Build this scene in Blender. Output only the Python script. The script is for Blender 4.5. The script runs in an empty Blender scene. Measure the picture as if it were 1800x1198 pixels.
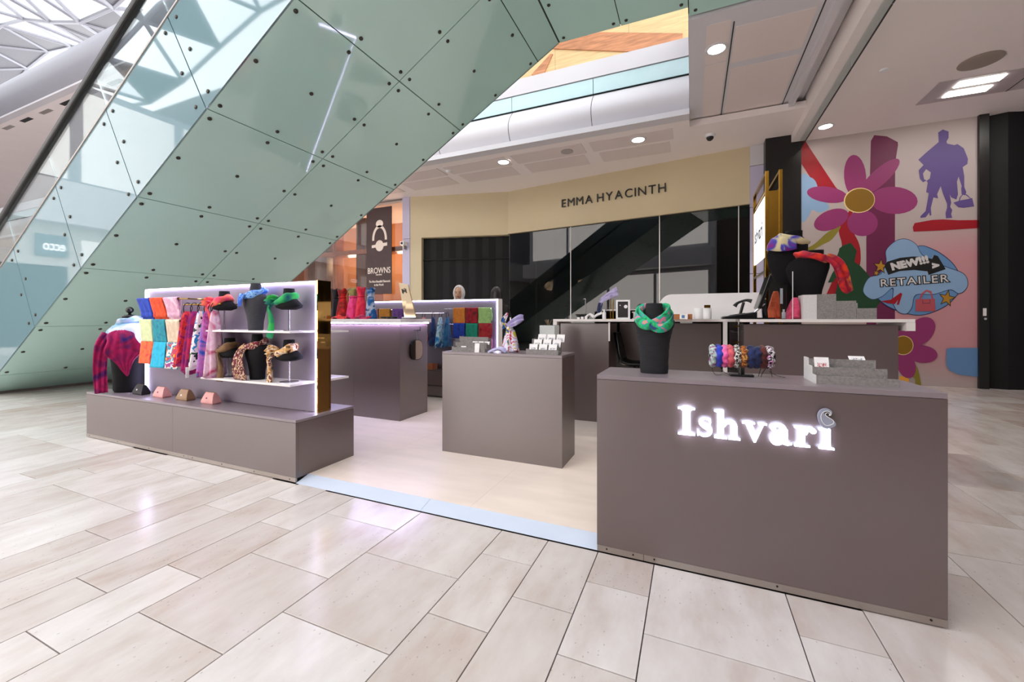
import bpy, bmesh, math, random
from mathutils import Vector, Matrix
R = random.Random(11)
sc = bpy.context.scene
col = sc.collection
PI = math.pi

# ---------------------------------------------------------------- camera, sky, exposure
CAM_H, FOC, HZ = 1.2, 730.0, 560.0
YAW = math.atan2(0.3985, 0.9172)
cam = bpy.data.cameras.new('camera')
cam.sensor_width = 36.0
cam.lens = 36.0 * FOC / 1800.0
cam.shift_y = (HZ - 599.0) / 1800.0
cam.clip_start, cam.clip_end = 0.05, 300
cam_o = bpy.data.objects.new('camera', cam)
cam_o.location = (0, 0, CAM_H)
cam_o.rotation_euler = (PI / 2, 0, YAW)
col.objects.link(cam_o)
sc.camera = cam_o

world = bpy.data.worlds.new('sky')
sc.world = world
world.use_nodes = True
wbg = world.node_tree.nodes['Background']
wbg.inputs['Color'].default_value = (0.97, 0.985, 1.0, 1)
wbg.inputs['Strength'].default_value = 1.75

sc.view_settings.view_transform = 'Standard'
sc.view_settings.look = 'None'
sc.view_settings.gamma = 1.0
sc.view_settings.use_curve_mapping = False
sc.view_settings.exposure = 1.0
sc.cycles.max_bounces = 8
sc.cycles.adaptive_threshold = 0.025

# ---------------------------------------------------------------- helpers
CS, SN = math.cos(YAW), math.sin(YAW)
def _ray(u, v):
    a = (u - 900.0) / FOC
    return (a * CS - SN, a * SN + CS, (HZ - v) / FOC)
def on_z(u, v, z):
    d = _ray(u, v); t = (z - CAM_H) / d[2]
    return Vector((d[0] * t, d[1] * t, z))
def on_y(u, v, y):
    d = _ray(u, v); t = y / d[1]
    return Vector((d[0] * t, y, CAM_H + d[2] * t))
def on_x(u, v, x):
    d = _ray(u, v); t = x / d[0]
    return Vector((x, d[1] * t, CAM_H + d[2] * t))

def lin(c):
    out = []
    for v in c[:3]:
        v = v / 255.0
        out.append(v / 12.92 if v <= 0.04045 else ((v + 0.055) / 1.055) ** 2.4)
    return (*out, 1.0)

def new_mat(name):
    m = bpy.data.materials.new(name); m.use_nodes = True
    nt = m.node_tree
    return m, nt, nt.nodes['Principled BSDF']

def mat(name, c, rough=0.5, metal=0.0, spec=0.5, var=0.06, scale=6.0, bump=0.0, bscale=60.0, coat=0.0, stretch=(1, 1, 1)):
    """principled with a soft noise variation of its colour"""
    m, nt, b = new_mat(name)
    N, L = nt.nodes, nt.links
    tc = N.new('ShaderNodeTexCoord'); mp = N.new('ShaderNodeMapping')
    mp.inputs['Scale'].default_value = stretch
    L.new(tc.outputs['Object'], mp.inputs['Vector'])
    nz = N.new('ShaderNodeTexNoise'); nz.inputs['Scale'].default_value = scale
    nz.inputs['Detail'].default_value = 4
    L.new(mp.outputs['Vector'], nz.inputs['Vector'])
    base = lin(c)
    rp = N.new('ShaderNodeValToRGB')
    rp.color_ramp.elements[0].position = 0.3; rp.color_ramp.elements[1].position = 0.7
    rp.color_ramp.elements[0].color = (*[x * (1 - var) for x in base[:3]], 1)
    rp.color_ramp.elements[1].color = (*[min(1, x * (1 + var)) for x in base[:3]], 1)
    L.new(nz.outputs['Fac'], rp.inputs['Fac']); L.new(rp.outputs['Color'], b.inputs['Base Color'])
    b.inputs['Roughness'].default_value = rough
    b.inputs['Metallic'].default_value = metal
    b.inputs['Specular IOR Level'].default_value = spec
    b.inputs['Coat Weight'].default_value = coat
    b.inputs['Coat Roughness'].default_value = 0.03
    if bump:
        n2 = N.new('ShaderNodeTexNoise'); n2.inputs['Scale'].default_value = bscale
        L.new(mp.outputs['Vector'], n2.inputs['Vector'])
        bp = N.new('ShaderNodeBump'); bp.inputs['Strength'].default_value = bump; bp.inputs['Distance'].default_value = 0.01
        L.new(n2.outputs['Fac'], bp.inputs['Height']); L.new(bp.outputs['Normal'], b.inputs['Normal'])
    return m

def emat(name, c, strength):
    m, nt, b = new_mat(name)
    b.inputs['Base Color'].default_value = (0.9, 0.9, 0.9, 1)
    b.inputs['Emission Color'].default_value = lin(c)
    b.inputs['Emission Strength'].default_value = strength
    return m

def glassmat(name, tint, refl=0.08, rough=0.01, edge=0.6):
    """thin sheet of glass: clear with a fresnel reflection"""
    m, nt, b = new_mat(name)
    N, L = nt.nodes, nt.links
    N.remove(b)
    out = N['Material Output']
    tr = N.new('ShaderNodeBsdfTransparent'); tr.inputs['Color'].default_value = (*tint, 1)
    gl = N.new('ShaderNodeBsdfGlossy'); gl.inputs['Roughness'].default_value = rough
    lw = N.new('ShaderNodeLayerWeight'); lw.inputs['Blend'].default_value = 0.25
    mr = N.new('ShaderNodeMapRange')
    mr.inputs['To Min'].default_value = refl; mr.inputs['To Max'].default_value = edge
    L.new(lw.outputs['Fresnel'], mr.inputs['Value'])
    mx = N.new('ShaderNodeMixShader')
    L.new(mr.outputs['Result'], mx.inputs['Fac']); L.new(tr.outputs[0], mx.inputs[1]); L.new(gl.outputs[0], mx.inputs[2])
    L.new(mx.outputs[0], out.inputs['Surface'])
    return m

def clothmat(name, cols, scale=9.0, rough=0.75, const=False, detail=2.0, stretch=(1, 1, 1), sheen=0.3, seed=0):
    """printed silk: a noise field run through a ramp of the scarf's colours"""
    m, nt, b = new_mat(name)
    N, L = nt.nodes, nt.links
    tc = N.new('ShaderNodeTexCoord'); mp = N.new('ShaderNodeMapping')
    mp.inputs['Scale'].default_value = stretch
    mp.inputs['Location'].default_value = (seed * 1.7, seed * 0.9, seed * 2.3)
    L.new(tc.outputs['Object'], mp.inputs['Vector'])
    nz = N.new('ShaderNodeTexNoise'); nz.inputs['Scale'].default_value = scale
    nz.inputs['Detail'].default_value = detail; nz.inputs['Distortion'].default_value = 0.6
    L.new(mp.outputs['Vector'], nz.inputs['Vector'])
    rp = N.new('ShaderNodeValToRGB'); cr = rp.color_ramp
    cr.interpolation = 'CONSTANT' if const else 'LINEAR'
    n = len(cols)
    while len(cr.elements) < n: cr.elements.new(0.5)
    for i, c in enumerate(cols):
        cr.elements[i].position = 0.30 + 0.40 * i / max(1, n - 1) if not const else (0.0 if i == 0 else 0.36 + 0.3 * (i - 1) / max(1, n - 1))
        cr.elements[i].color = lin(c)
    L.new(nz.outputs['Fac'], rp.inputs['Fac']); L.new(rp.outputs['Color'], b.inputs['Base Color'])
    b.inputs['Roughness'].default_value = rough
    b.inputs['Sheen Weight'].default_value = sheen
    b.inputs['Specular IOR Level'].default_value = 0.3
    return m

class MB:
    """collects verts and faces for one mesh"""
    def __init__(s): s.v = []; s.f = []
    def add(s, vs, fs):
        o = len(s.v); s.v += [tuple(p) for p in vs]; s.f += [tuple(i + o for i in f) for f in fs]; return s
    def box(s, x0, x1, y0, y1, z0, z1):
        return s.add([(x0,y0,z0),(x1,y0,z0),(x1,y1,z0),(x0,y1,z0),(x0,y0,z1),(x1,y0,z1),(x1,y1,z1),(x0,y1,z1)],
                     [(0,3,2,1),(4,5,6,7),(0,1,5,4),(1,2,6,5),(2,3,7,6),(3,0,4,7)])
    def hexa(s, p):   # 8 corners: 4 bottom, 4 top
        return s.add(p, [(0,3,2,1),(4,5,6,7),(0,1,5,4),(1,2,6,5),(2,3,7,6),(3,0,4,7)])
    def rings(s, rs, cap=True, closed=False):
        n = len(rs[0]); vs = [p for r in rs for p in r]; fs = []
        m = len(rs)
        for i in range(m - (0 if closed else 1)):
            a, b = i * n, ((i + 1) % m) * n
            for j in range(n):
                k = (j + 1) % n
                fs.append((a + j, a + k, b + k, b + j))
        if cap and not closed:
            fs.append(tuple(range(n - 1, -1, -1))); fs.append(tuple((m - 1) * n + j for j in range(n)))
        return s.add(vs, fs)
    def cyl(s, p0, p1, r0, r1=None, n=12):
        p0, p1 = Vector(p0), Vector(p1); r1 = r0 if r1 is None else r1
        d = (p1 - p0).normalized()
        a = d.orthogonal().normalized(); b = d.cross(a)
        return s.rings([[p + a * (r * math.cos(2*PI*j/n)) + b * (r * math.sin(2*PI*j/n)) for j in range(n)] for p, r in ((p0, r0), (p1, r1))])
    def tube(s, pts, r, n=8, closed=False):
        pts = [Vector(p) for p in pts]; m = len(pts); rs = []
        up = None
        for i, p in enumerate(pts):
            d = (pts[(i + 1) % m] - pts[i - 1]) if closed else (pts[min(i + 1, m - 1)] - pts[max(i - 1, 0)])
            d.normalize()
            if up is None: up = d.orthogonal().normalized()
            a = up - d * up.dot(d)
            a = a.normalized() if a.length > 1e-5 else d.orthogonal().normalized()
            up = a; b = d.cross(a)
            rr = r(i / (m - 1)) if callable(r) else r
            rs.append([p + a * (rr * math.cos(2*PI*j/n)) + b * (rr * math.sin(2*PI*j/n)) for j in range(n)])
        return s.rings(rs, closed=closed)
    def lathe(s, c, prof, n=20, sx=1.0, sy=1.0):
        return s.rings([[(c[0] + sx*r*math.cos(2*PI*j/n), c[1] + sy*r*math.sin(2*PI*j/n), c[2] + z) for j in range(n)] for r, z in prof])
    def loft(s, secs, n=20, pw=1.0):   # sections (cx, cy, z, rx, ry)
        return s.rings([[(cx + rx*math.copysign(abs(math.cos(t))**pw, math.cos(t)), cy + ry*math.copysign(abs(math.sin(t))**pw, math.sin(t)), z)
                         for t in (2*PI*j/n for j in range(n))] for cx, cy, z, rx, ry in secs])
    def ball(s, c, rx, ry=None, rz=None, n=16, m=10):
        ry = rx if ry is None else ry; rz = rx if rz is None else rz
        return s.rings([[(c[0] + rx*math.sin(PI*max(.02, min(.98, i/m)))*math.cos(2*PI*j/n), c[1] + ry*math.sin(PI*max(.02, min(.98, i/m)))*math.sin(2*PI*j/n), c[2] - rz*math.cos(PI*i/m)) for j in range(n)] for i in range(m + 1)])
    def grid(s, g):
        m, n = len(g), len(g[0]); vs = [p for r in g for p in r]
        return s.add(vs, [(i*n+j, i*n+j+1, (i+1)*n+j+1, (i+1)*n+j) for i in range(m-1) for j in range(n-1)])
    def prism(s, poly, f0, f1):   # poly of 2-D points, f0/f1 map them to both faces
        n = len(poly)
        vs = [f0(p) for p in poly] + [f1(p) for p in poly]
        return s.add(vs, [tuple(range(n)), tuple(range(2*n-1, n-1, -1))] + [(j, n + j, n + (j+1) % n, (j+1) % n) for j in range(n)])

def mesh_of(mb, name, material, smooth=False):
    me = bpy.data.meshes.new(name)
    me.from_pydata(mb.v, [], mb.f)
    bm = bmesh.new(); bm.from_mesh(me)
    bmesh.ops.recalc_face_normals(bm, faces=bm.faces)
    bm.to_mesh(me); bm.free()
    if smooth:
        for p in me.polygons: p.use_smooth = True
    if material: me.materials.append(material)
    return me

def link(o, parent=None):
    col.objects.link(o)
    if parent is not None:
        o.parent = parent
        w = parent.location.copy()
        p = parent.parent
        while p is not None:
            p = p.parent
        o.matrix_parent_inverse = Matrix.Translation(-origin_of(parent))
    return o
def origin_of(o):
    return Vector(o['_o']) if '_o' in o else Vector((0, 0, 0))

def obj(name, mb, material, parent=None, smooth=False, bevel=0.0, sub=0):
    """one mesh object in world coordinates; parts keep them below a thing's empty"""
    o = bpy.data.objects.new(name, mesh_of(mb, name, material, smooth))
    link(o, parent)
    if bevel:
        bv = o.modifiers.new('bevel', 'BEVEL'); bv.width = bevel; bv.segments = 2; bv.limit_method = 'ANGLE'
    if sub:
        ss = o.modifiers.new('smooth', 'SUBSURF'); ss.levels = sub; ss.render_levels = sub
    return o

def tag(o, label=None, cat=None, group=None, kind=None):
    if label: o['label'] = label
    if cat: o['category'] = cat
    if group: o['group'] = group
    if kind: o['kind'] = kind
    return o

def thing(name, label, cat, loc=(0, 0, 0), group=None):
    o = bpy.data.objects.new(name, None)
    o.empty_display_size = 0.05
    o.location = loc; o['_o'] = tuple(loc)
    col.objects.link(o)
    return tag(o, label, cat, group)

def struct(name, mb, material, parent=None, **k):
    o = obj(name, mb, material, parent, **k)
    if parent is None: o['kind'] = 'structure'
    return o

def dup(root, loc, rotz=0.0, label=None, cmats=None):
    r = root.copy(); col.objects.link(r)
    r.location = loc; r.rotation_euler = (0, 0, rotz)
    if label: r['label'] = label
    for ch in root.children:
        c = ch.copy(); col.objects.link(c); c.parent = r
        if cmats and ch.name.split('.')[0] in cmats:
            c.data = ch.data.copy(); c.data.materials[0] = cmats[ch.name.split('.')[0]]
        for g in ch.children:
            d = g.copy(); col.objects.link(d); d.parent = c
    return r

def smooth_closed(pts, k=6):
    n = len(pts); out = []
    for i in range(n):
        p0, p1, p2, p3 = (Vector(pts[(i + d) % n]) for d in (-1, 0, 1, 2))
        for j in range(k):
            t = j / k
            out.append(0.5 * ((2*p1) + (-p0 + p2)*t + (2*p0 - 5*p1 + 4*p2 - p3)*t*t + (-p0 + 3*p1 - 3*p2 + p3)*t**3))
    return out
def smooth_open(pts, k=6):
    pts = [Vector(p) for p in pts]; n = len(pts); out = []
    for i in range(n - 1):
        p0 = pts[max(i-1, 0)]; p1 = pts[i]; p2 = pts[i+1]; p3 = pts[min(i+2, n-1)]
        for j in range(k):
            t = j / k
            out.append(0.5 * ((2*p1) + (-p0 + p2)*t + (2*p0 - 5*p1 + 4*p2 - p3)*t*t + (-p0 + 3*p1 - 3*p2 + p3)*t**3))
    out.append(pts[-1])
    return out

def text_obj(name, txt, size, material, mtx, parent=None, extrude=0.0, align='LEFT', bold=0.0, spacing=1.0, sx=1.0):
    cu = bpy.data.curves.new('text', 'FONT')
    cu.body = txt; cu.size = size; cu.extrude = extrude; cu.align_x = align; cu.space_character = spacing; cu.offset = bold
    cu.resolution_u = 4
    tmp = bpy.data.objects.new('text', cu); col.objects.link(tmp)
    dg = bpy.context.evaluated_depsgraph_get()
    me = bpy.data.meshes.new_from_object(tmp.evaluated_get(dg))
    bpy.data.objects.remove(tmp); bpy.data.curves.remove(cu)
    me.transform(Matrix.Diagonal((sx, 1, 1, 1))); me.transform(mtx)
    me.materials.clear(); me.materials.append(material); me.name = name
    o = bpy.data.objects.new(name, me)
    return link(o, parent)

def face_mtx(p, right, up):
    """local x to right, y to up"""
    r = Vector(right).normalized(); u = Vector(up).normalized(); n = r.cross(u)
    m = Matrix((r, u, n)).transposed().to_4x4(); m.translation = Vector(p)
    return m

# ---------------------------------------------------------------- materials
M = {}
M['laminate'] = mat('taupe_laminate', (82, 64, 63), 0.34, var=0.05, scale=3.0, spec=1.0)
M['laminate'].node_tree.nodes['Principled BSDF'].inputs['IOR'].default_value = 1.75
M['laminate_top'] = mat('taupe_laminate_top', (132, 120, 126), 0.3, var=0.03, spec=0.8)
M['white_top'] = mat('white_solid_surface', (232, 226, 224), 0.35, var=0.02)
M['steel'] = mat('brushed_steel', (172, 164, 158), 0.35, 0.9, var=0.05, scale=30, stretch=(1, 30, 30))
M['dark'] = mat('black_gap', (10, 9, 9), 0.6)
M['screw'] = mat('screw_head', (60, 55, 52), 0.4, 0.8)
M['gold_mirror'] = mat('gold_tinted_mirror', (188, 146, 84), 0.04, 1.0, var=0.03, scale=2)
M['gold'] = mat('polished_gold_metal', (158, 122, 48), 0.18, 1.0, var=0.05)
M['chrome'] = mat('chrome', (200, 200, 204), 0.12, 1.0, var=0.02)
M['led'] = emat('led_strip', (214, 208, 255), 15.0)
M['led_lilac'] = emat('lilac_led_strip', (204, 194, 255), 42.0)
M['led_sign'] = emat('lit_acrylic_letter', (214, 224, 255), 3.6)
M['lamp'] = emat('downlight_lens', (255, 244, 228), 16.0)
M['lit_shop'] = emat('dim_fill_panel', (255, 248, 242), 0.3)  # glow of the fill panels added to the opposite block
M['fill_soft'] = emat('soft_fill_panel', (255, 246, 238), 2.1)  # glow of the unseen fill panels added behind the camera
M['shell'] = mat('pale_grey_balcony_shell', (150, 150, 160), 0.5, var=0.015)
M['panel_lamp'] = emat('ceiling_lamp_panel', (255, 250, 242), 12.0)
M['white_paint'] = mat('white_plaster', (212, 210, 215), 0.5, var=0.015, scale=1.5)
M['soffit'] = mat('soffit_plaster', (243, 234, 232), 0.6, var=0.015, scale=1.0)
M['soffit_panel'] = mat('perforated_soffit_panel', (226, 214, 211), 0.65, var=0.03, scale=260)
M['black_felt'] = mat('black_velvet', (22, 21, 24), 0.85, var=0.15, scale=40, spec=0.2)
M['rope'] = mat('grey_wrapped_cord', (52, 52, 58), 0.85, var=0.3, scale=30, stretch=(1, 1, 16), bump=0.5, bscale=40)
M['rope_black'] = mat('black_wrapped_cord', (30, 30, 34), 0.85, var=0.3, scale=30, stretch=(1, 1, 16), bump=0.6, bscale=40)
M['black_gloss'] = mat('black_plastic', (16, 16, 18), 0.25, var=0.1)
M['felt'] = mat('grey_felt', (140, 136, 134), 0.95, var=0.18, scale=90, spec=0.1, bump=0.3, bscale=200)
M['felt_light'] = mat('pale_felt_side', (214, 212, 212), 0.9, var=0.05, scale=80, spec=0.1)
M['card'] = mat('white_card', (238, 235, 236), 0.6, var=0.06, scale=40)
M['white'] = mat('white_plastic', (236, 236, 238), 0.3, var=0.02)
M['cream'] = mat('cream_fascia', (212, 196, 160), 0.5, var=0.02, scale=1.2)
M['lilac'] = mat('lilac_pilaster', (196, 190, 216), 0.45, var=0.02)
M['black_wall'] = mat('black_cladding', (14, 13, 14), 0.35, var=0.1)
M['shutter'] = mat('black_folding_shutter', (14, 14, 16), 0.6, var=0.15, scale=3, spec=0.3)
M['wood'] = mat('warm_wood', (150, 82, 44), 0.35, var=0.25, scale=3, stretch=(6, 6, 0.6))
M['wood_dark'] = mat('dark_mahogany', (84, 42, 26), 0.35, var=0.25, scale=3, stretch=(6, 6, 0.6))
M['ply'] = mat('pale_plywood', (226, 196, 146), 0.55, var=0.14, scale=3, stretch=(0.7, 1, 9))
M['plank'] = mat('knotty_pine_plank', (196, 138, 100), 0.55, var=0.25, scale=3.5, stretch=(0.8, 1, 7))
M['rubber'] = mat('black_handrail_rubber', (18, 17, 18), 0.4, var=0.1)
M['frame_white'] = mat('white_steel_lattice', (150, 150, 158), 0.45, var=0.02)
M['grey_pane'] = mat('grey_roof_panel', (96, 94, 100), 0.5, var=0.04)
M['black_text'] = mat('black_sign_letter', (12, 11, 10), 0.4)
M['skin'] = mat('skin', (214, 166, 140), 0.55, var=0.05)
M['hair'] = mat('dark_hair', (26, 20, 22), 0.45, var=0.3, scale=20, stretch=(6, 6, 0.6))
M['cotton_white'] = mat('white_headscarf_cotton', (232, 228, 230), 0.85, var=0.04, bump=0.15, bscale=30)
M['dark_cloth'] = mat('dark_wool', (34, 31, 34), 0.9, var=0.1)
M['balustrade'] = glassmat('clear_balustrade_glass', (0.90, 0.96, 0.96), 0.07)
M['shop_glass'] = glassmat('dark_shop_glass', (0.13, 0.16, 0.16), 0.04, edge=0.5)
M['clear_glass'] = glassmat('clear_shop_glass', (0.9, 0.88, 0.86), 0.03, edge=0.35)
M['roof_glass'] = glassmat('roof_glass', (0.96, 0.98, 1.0), 0.02, edge=0.3)
M['acrylic'] = glassmat('clear_acrylic', (0.88, 0.9, 0.92), 0.1)
M['band_glass'] = mat('pale_blue_backed_glass', (196, 226, 230), 0.1, var=0.02)
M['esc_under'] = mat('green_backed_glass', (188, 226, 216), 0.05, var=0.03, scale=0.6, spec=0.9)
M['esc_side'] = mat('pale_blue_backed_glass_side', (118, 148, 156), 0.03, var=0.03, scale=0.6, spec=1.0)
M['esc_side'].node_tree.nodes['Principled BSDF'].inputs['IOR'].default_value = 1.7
M['bolt'] = mat('steel_button_fixing', (70, 68, 62), 0.35, 0.8)
M['joint'] = mat('dark_joint_gasket', (40, 50, 48), 0.6)

# ================================================================ STRUCTURE
# ---------------------------------------------------------------- travertine floor
def travertine():
    m, nt, b = new_mat('travertine')
    N, L = nt.nodes, nt.links
    tc = N.new('ShaderNodeTexCoord'); oi = N.new('ShaderNodeObjectInfo')
    geo = N.new('ShaderNodeNewGeometry')
    ad = N.new('ShaderNodeVectorMath'); ad.operation = 'MULTIPLY_ADD'
    sc3 = N.new('ShaderNodeCombineXYZ')
    L.new(oi.outputs['Random'], sc3.inputs[0]); L.new(oi.outputs['Random'], sc3.inputs[1]); L.new(oi.outputs['Random'], sc3.inputs[2])
    L.new(sc3.outputs[0], ad.inputs[0]); ad.inputs[1].default_value = (37, 21, 5); L.new(geo.outputs['Position'], ad.inputs[2])
    mp = N.new('ShaderNodeMapping'); mp.inputs['Scale'].default_value = (3.8, 1.5, 1.0)
    mp.inputs['Rotation'].default_value = (0, 0, 0.12)
    L.new(ad.outputs[0], mp.inputs['Vector'])
    nz = N.new('ShaderNodeTexNoise'); nz.inputs['Scale'].default_value = 1.6; nz.inputs['Detail'].default_value = 6; nz.inputs['Roughness'].default_value = 0.6
    L.new(mp.outputs[0], nz.inputs['Vector'])
    rp = N.new('ShaderNodeValToRGB'); cr = rp.color_ramp
    cr.elements[0].position = 0.25; cr.elements[0].color = lin((194, 175, 164))
    cr.elements[1].position = 0.78; cr.elements[1].color = lin((224, 216, 212))
    e = cr.elements.new(0.5); e.color = lin((211, 200, 194))
    L.new(nz.outputs['Fac'], rp.inputs['Fac'])
    # tile to tile tone
    hs = N.new('ShaderNodeHueSaturation'); L.new(rp.outputs['Color'], hs.inputs['Color'])
    mr = N.new('ShaderNodeMapRange'); mr.inputs['To Min'].default_value = 0.84; mr.inputs['To Max'].default_value = 1.06
    L.new(oi.outputs['Random'], mr.inputs['Value']); L.new(mr.outputs[0], hs.inputs['Value'])
    mr2 = N.new('ShaderNodeMapRange'); mr2.inputs['To Min'].default_value = 1.15; mr2.inputs['To Max'].default_value = 0.6
    L.new(oi.outputs['Random'], mr2.inputs['Value']); L.new(mr2.outputs[0], hs.inputs['Saturation'])
    # pits
    mp2 = N.new('ShaderNodeMapping'); mp2.inputs['Scale'].default_value = (42, 26, 1); L.new(ad.outputs[0], mp2.inputs['Vector'])
    vo = N.new('ShaderNodeTexVoronoi'); vo.inputs['Scale'].default_value = 1.0; L.new(mp2.outputs[0], vo.inputs['Vector'])
    lt = N.new('ShaderNodeMath'); lt.operation = 'LESS_THAN'; lt.inputs[1].default_value = 0.12
    L.new(vo.outputs['Distance'], lt.inputs[0])
    n3 = N.new('ShaderNodeTexNoise'); n3.inputs['Scale'].default_value = 2.2; L.new(ad.outputs[0], n3.inputs['Vector'])
    gt = N.new('ShaderNodeMath'); gt.operation = 'GREATER_THAN'; gt.inputs[1].default_value = 0.5; L.new(n3.outputs['Fac'], gt.inputs[0])
    mu = N.new('ShaderNodeMath'); mu.operation = 'MULTIPLY'; L.new(lt.outputs[0], mu.inputs[0]); L.new(gt.outputs[0], mu.inputs[1])
    m6 = N.new('ShaderNodeMath'); m6.operation = 'MULTIPLY'; m6.inputs[1].default_value = 0.38; L.new(mu.outputs[0], m6.inputs[0])
    mx = N.new('ShaderNodeMix'); mx.data_type = 'RGBA'
    L.new(m6.outputs[0], mx.inputs['Factor']); L.new(hs.outputs['Color'], mx.inputs['A']); mx.inputs['B'].default_value = lin((120, 104, 96))
    L.new(mx.outputs['Result'], b.inputs['Base Color'])
    b.inputs['Roughness'].default_value = 0.2
    b.inputs['Specular IOR Level'].default_value = 0.45
    return m
M['travertine'] = travertine()
M['grout'] = mat('dark_grout', (58, 52, 50), 0.8)

floor = struct('floor', MB().box(-64, 12, -16, 16, -0.10, -0.012), M['grout'])
def build_tiles():
    MX, MY = 0.2713, 0.236
    known = [-3.165, -2.895, -2.623, -2.351, -2.081, -1.541, -0.992, -0.716, -0.446, -0.172, 0.372, 0.643, 1.186]
    xs = list(known)
    while xs[-1] < 7.5: xs.append(xs[-1] + MX * R.choice((1, 2, 2)))
    while xs[0] > -14: xs.insert(0, xs[0] - MX * R.choice((1, 2, 2)))
    joints = {-1.541: [0.478, 1.187, 1.66, 2.14], -2.081: [0.479, 0.951, 1.423, 1.895, 2.14], -2.351: [0.24, 0.72, 1.19, 1.66, 2.14],
              -0.992: [0.71, 1.42, 1.89, 2.14], -0.716: [0.72, 1.65, 2.14], -0.446: [0.95, 1.43, 1.88, 2.14],
              -0.172: [0.95, 1.655, 2.14], 0.372: [1.187, 1.88, 2.14]}
    tiles = []
    for i in range(len(xs) - 1):
        x0, x1 = xs[i], xs[i + 1]
        ys = [-0.7]
        for j in joints.get(round(x0, 3), []): ys.append(j)
        if len(ys) == 1: ys[0] += MY * R.randint(0, 3) + 0.01
        while ys[-1] < 10.2: ys.append(ys[-1] + MY * R.choice((2, 2, 3, 3, 4, 5)))
        for a, b in zip(ys, ys[1:]):
            # the kiosk platform and walls cover the rest
            if x0 > -5.7 and x1 < 0.93 and a > 2.13 and b < 6.3: continue
            tiles.append((x0, x1, a, min(b, 10.2)))
    def seen(t):
        cx, cy = (t[0] + t[1]) / 2, (t[2] + t[3]) / 2
        dz = -SN * cx + CS * cy; dx = CS * cx + SN * cy
        if dz < 0.5: return 99
        u = 900 + FOC * dx / dz; v = HZ + FOC * CAM_H / dz
        if u < -200 or u > 2000 or v > 1420: return 99
        hid = -5.66 < cx < 0.95 and 2.1 < cy < 6.6
        return dz + (50 if hid else 0)
    tiles.sort(key=seen)
    g, h = 0.0022, 0.012
    cache = {}
    for t in tiles[:300]:
        w, l = round(t[1] - t[0], 3), round(t[3] - t[2], 3)
        if (w, l) not in cache:
            a, b = w / 2 - g, l / 2 - g
            mb = MB().add([(-a,-b,-h),(a,-b,-h),(a,b,-h),(-a,b,-h),(-a,-b,-.001),(a,-b,-.001),(a,b,-.001),(-a,b,-.001),(-a+.001,-b+.001,0),(a-.001,-b+.001,0),(a-.001,b-.001,0),(-a+.001,b-.001,0)],
                          [(0,1,5,4),(1,2,6,5),(2,3,7,6),(3,0,4,7),(4,5,9,8),(5,6,10,9),(6,7,11,10),(7,4,8,11),(8,9,10,11)])
            cache[(w, l)] = mesh_of(mb, 'tile', M['travertine'])
        o = bpy.data.objects.new('tile', cache[(w, l)])
        o.location = ((t[0] + t[1]) / 2, (t[2] + t[3]) / 2, 0)
        link(o, floor)
    rest = MB()
    for t in tiles[300:]:
        rest.box(t[0] + g, t[1] - g, t[2] + g, t[3] - g, -h, 0)
    o = obj('far_tiles', rest, M['travertine'], floor); o['kind'] = 'stuff'
    far = MB()
    far.box(-64, xs[0] - 0.002, -16, 16, -h, 0); far.box(xs[-1] + 0.002, 12, -16, 16, -h, 0)
    far.box(xs[0], xs[-1], 10.202, 16, -h, 0); far.box(xs[0], xs[-1], -16, -0.705, -h, 0)
    o = obj('outer_paving', far, M['travertine'], floor); o['kind'] = 'stuff'
build_tiles()

# ---------------------------------------------------------------- glass roof on its white lattice
def build_roof():
    fr = thing('glass_roof', 'white triangular steel lattice roof glazed with bright panes', 'roof', (-18, 0, 19))
    fr['kind'] = 'structure'
    st = MB()
    SX, SY = 4.1, 3.3
    nx, ny = 16, 9
    def P(i, j):
        x = -62 + i * SX + (SX / 2 if j % 2 else 0); y = -12.5 + j * SY
        return Vector((x, y, 21 + 1.8 * math.sin(i * 0.8 + j * 0.7) + 0.12 * (y - 2)))
    edges = set(); tris = []
    for j in range(ny):
        for i in range(nx):
            a, b, c, d = (i, j), (i + 1, j), (i, j + 1), (i + 1, j + 1)
            tris += ([(a, b, d), (a, d, c)] if j % 2 else [(a, b, c), (b, d, c)])
    for t in tris:
        for e in ((t[0], t[1]), (t[1], t[2]), (t[2], t[0])): edges.add(tuple(sorted(e)))
        ps = [P(*q) for q in t]; c = sum(ps, Vector()) / 3
        grey = R.random() < 0.12
        dz = -SN * c.x + CS * c.y; dx = CS * c.x + SN * c.y
        if dz > 1:
            u_, v_ = 900 + FOC * dx / dz, HZ - FOC * (c.z - CAM_H) / dz
            if -60 < u_ < 260 and -80 < v_ < 140: grey = u_ > 150 or v_ > 70
        mb = MB()
        vs = [p.lerp(c, 0.03) for p in ps]
        mb.add(vs, [(0, 1, 2)])
        obj('roof_pane', mb, M['grey_pane'] if grey else M['roof_glass'], fr)
    for a, b in edges:
        st.cyl(P(*a), P(*b), 0.14, n=6)
    obj('lattice', st, M['frame_white'], fr)
build_roof()

# ---------------------------------------------------------------- far side: shopfronts under the balcony
SOF = 4.85
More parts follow.
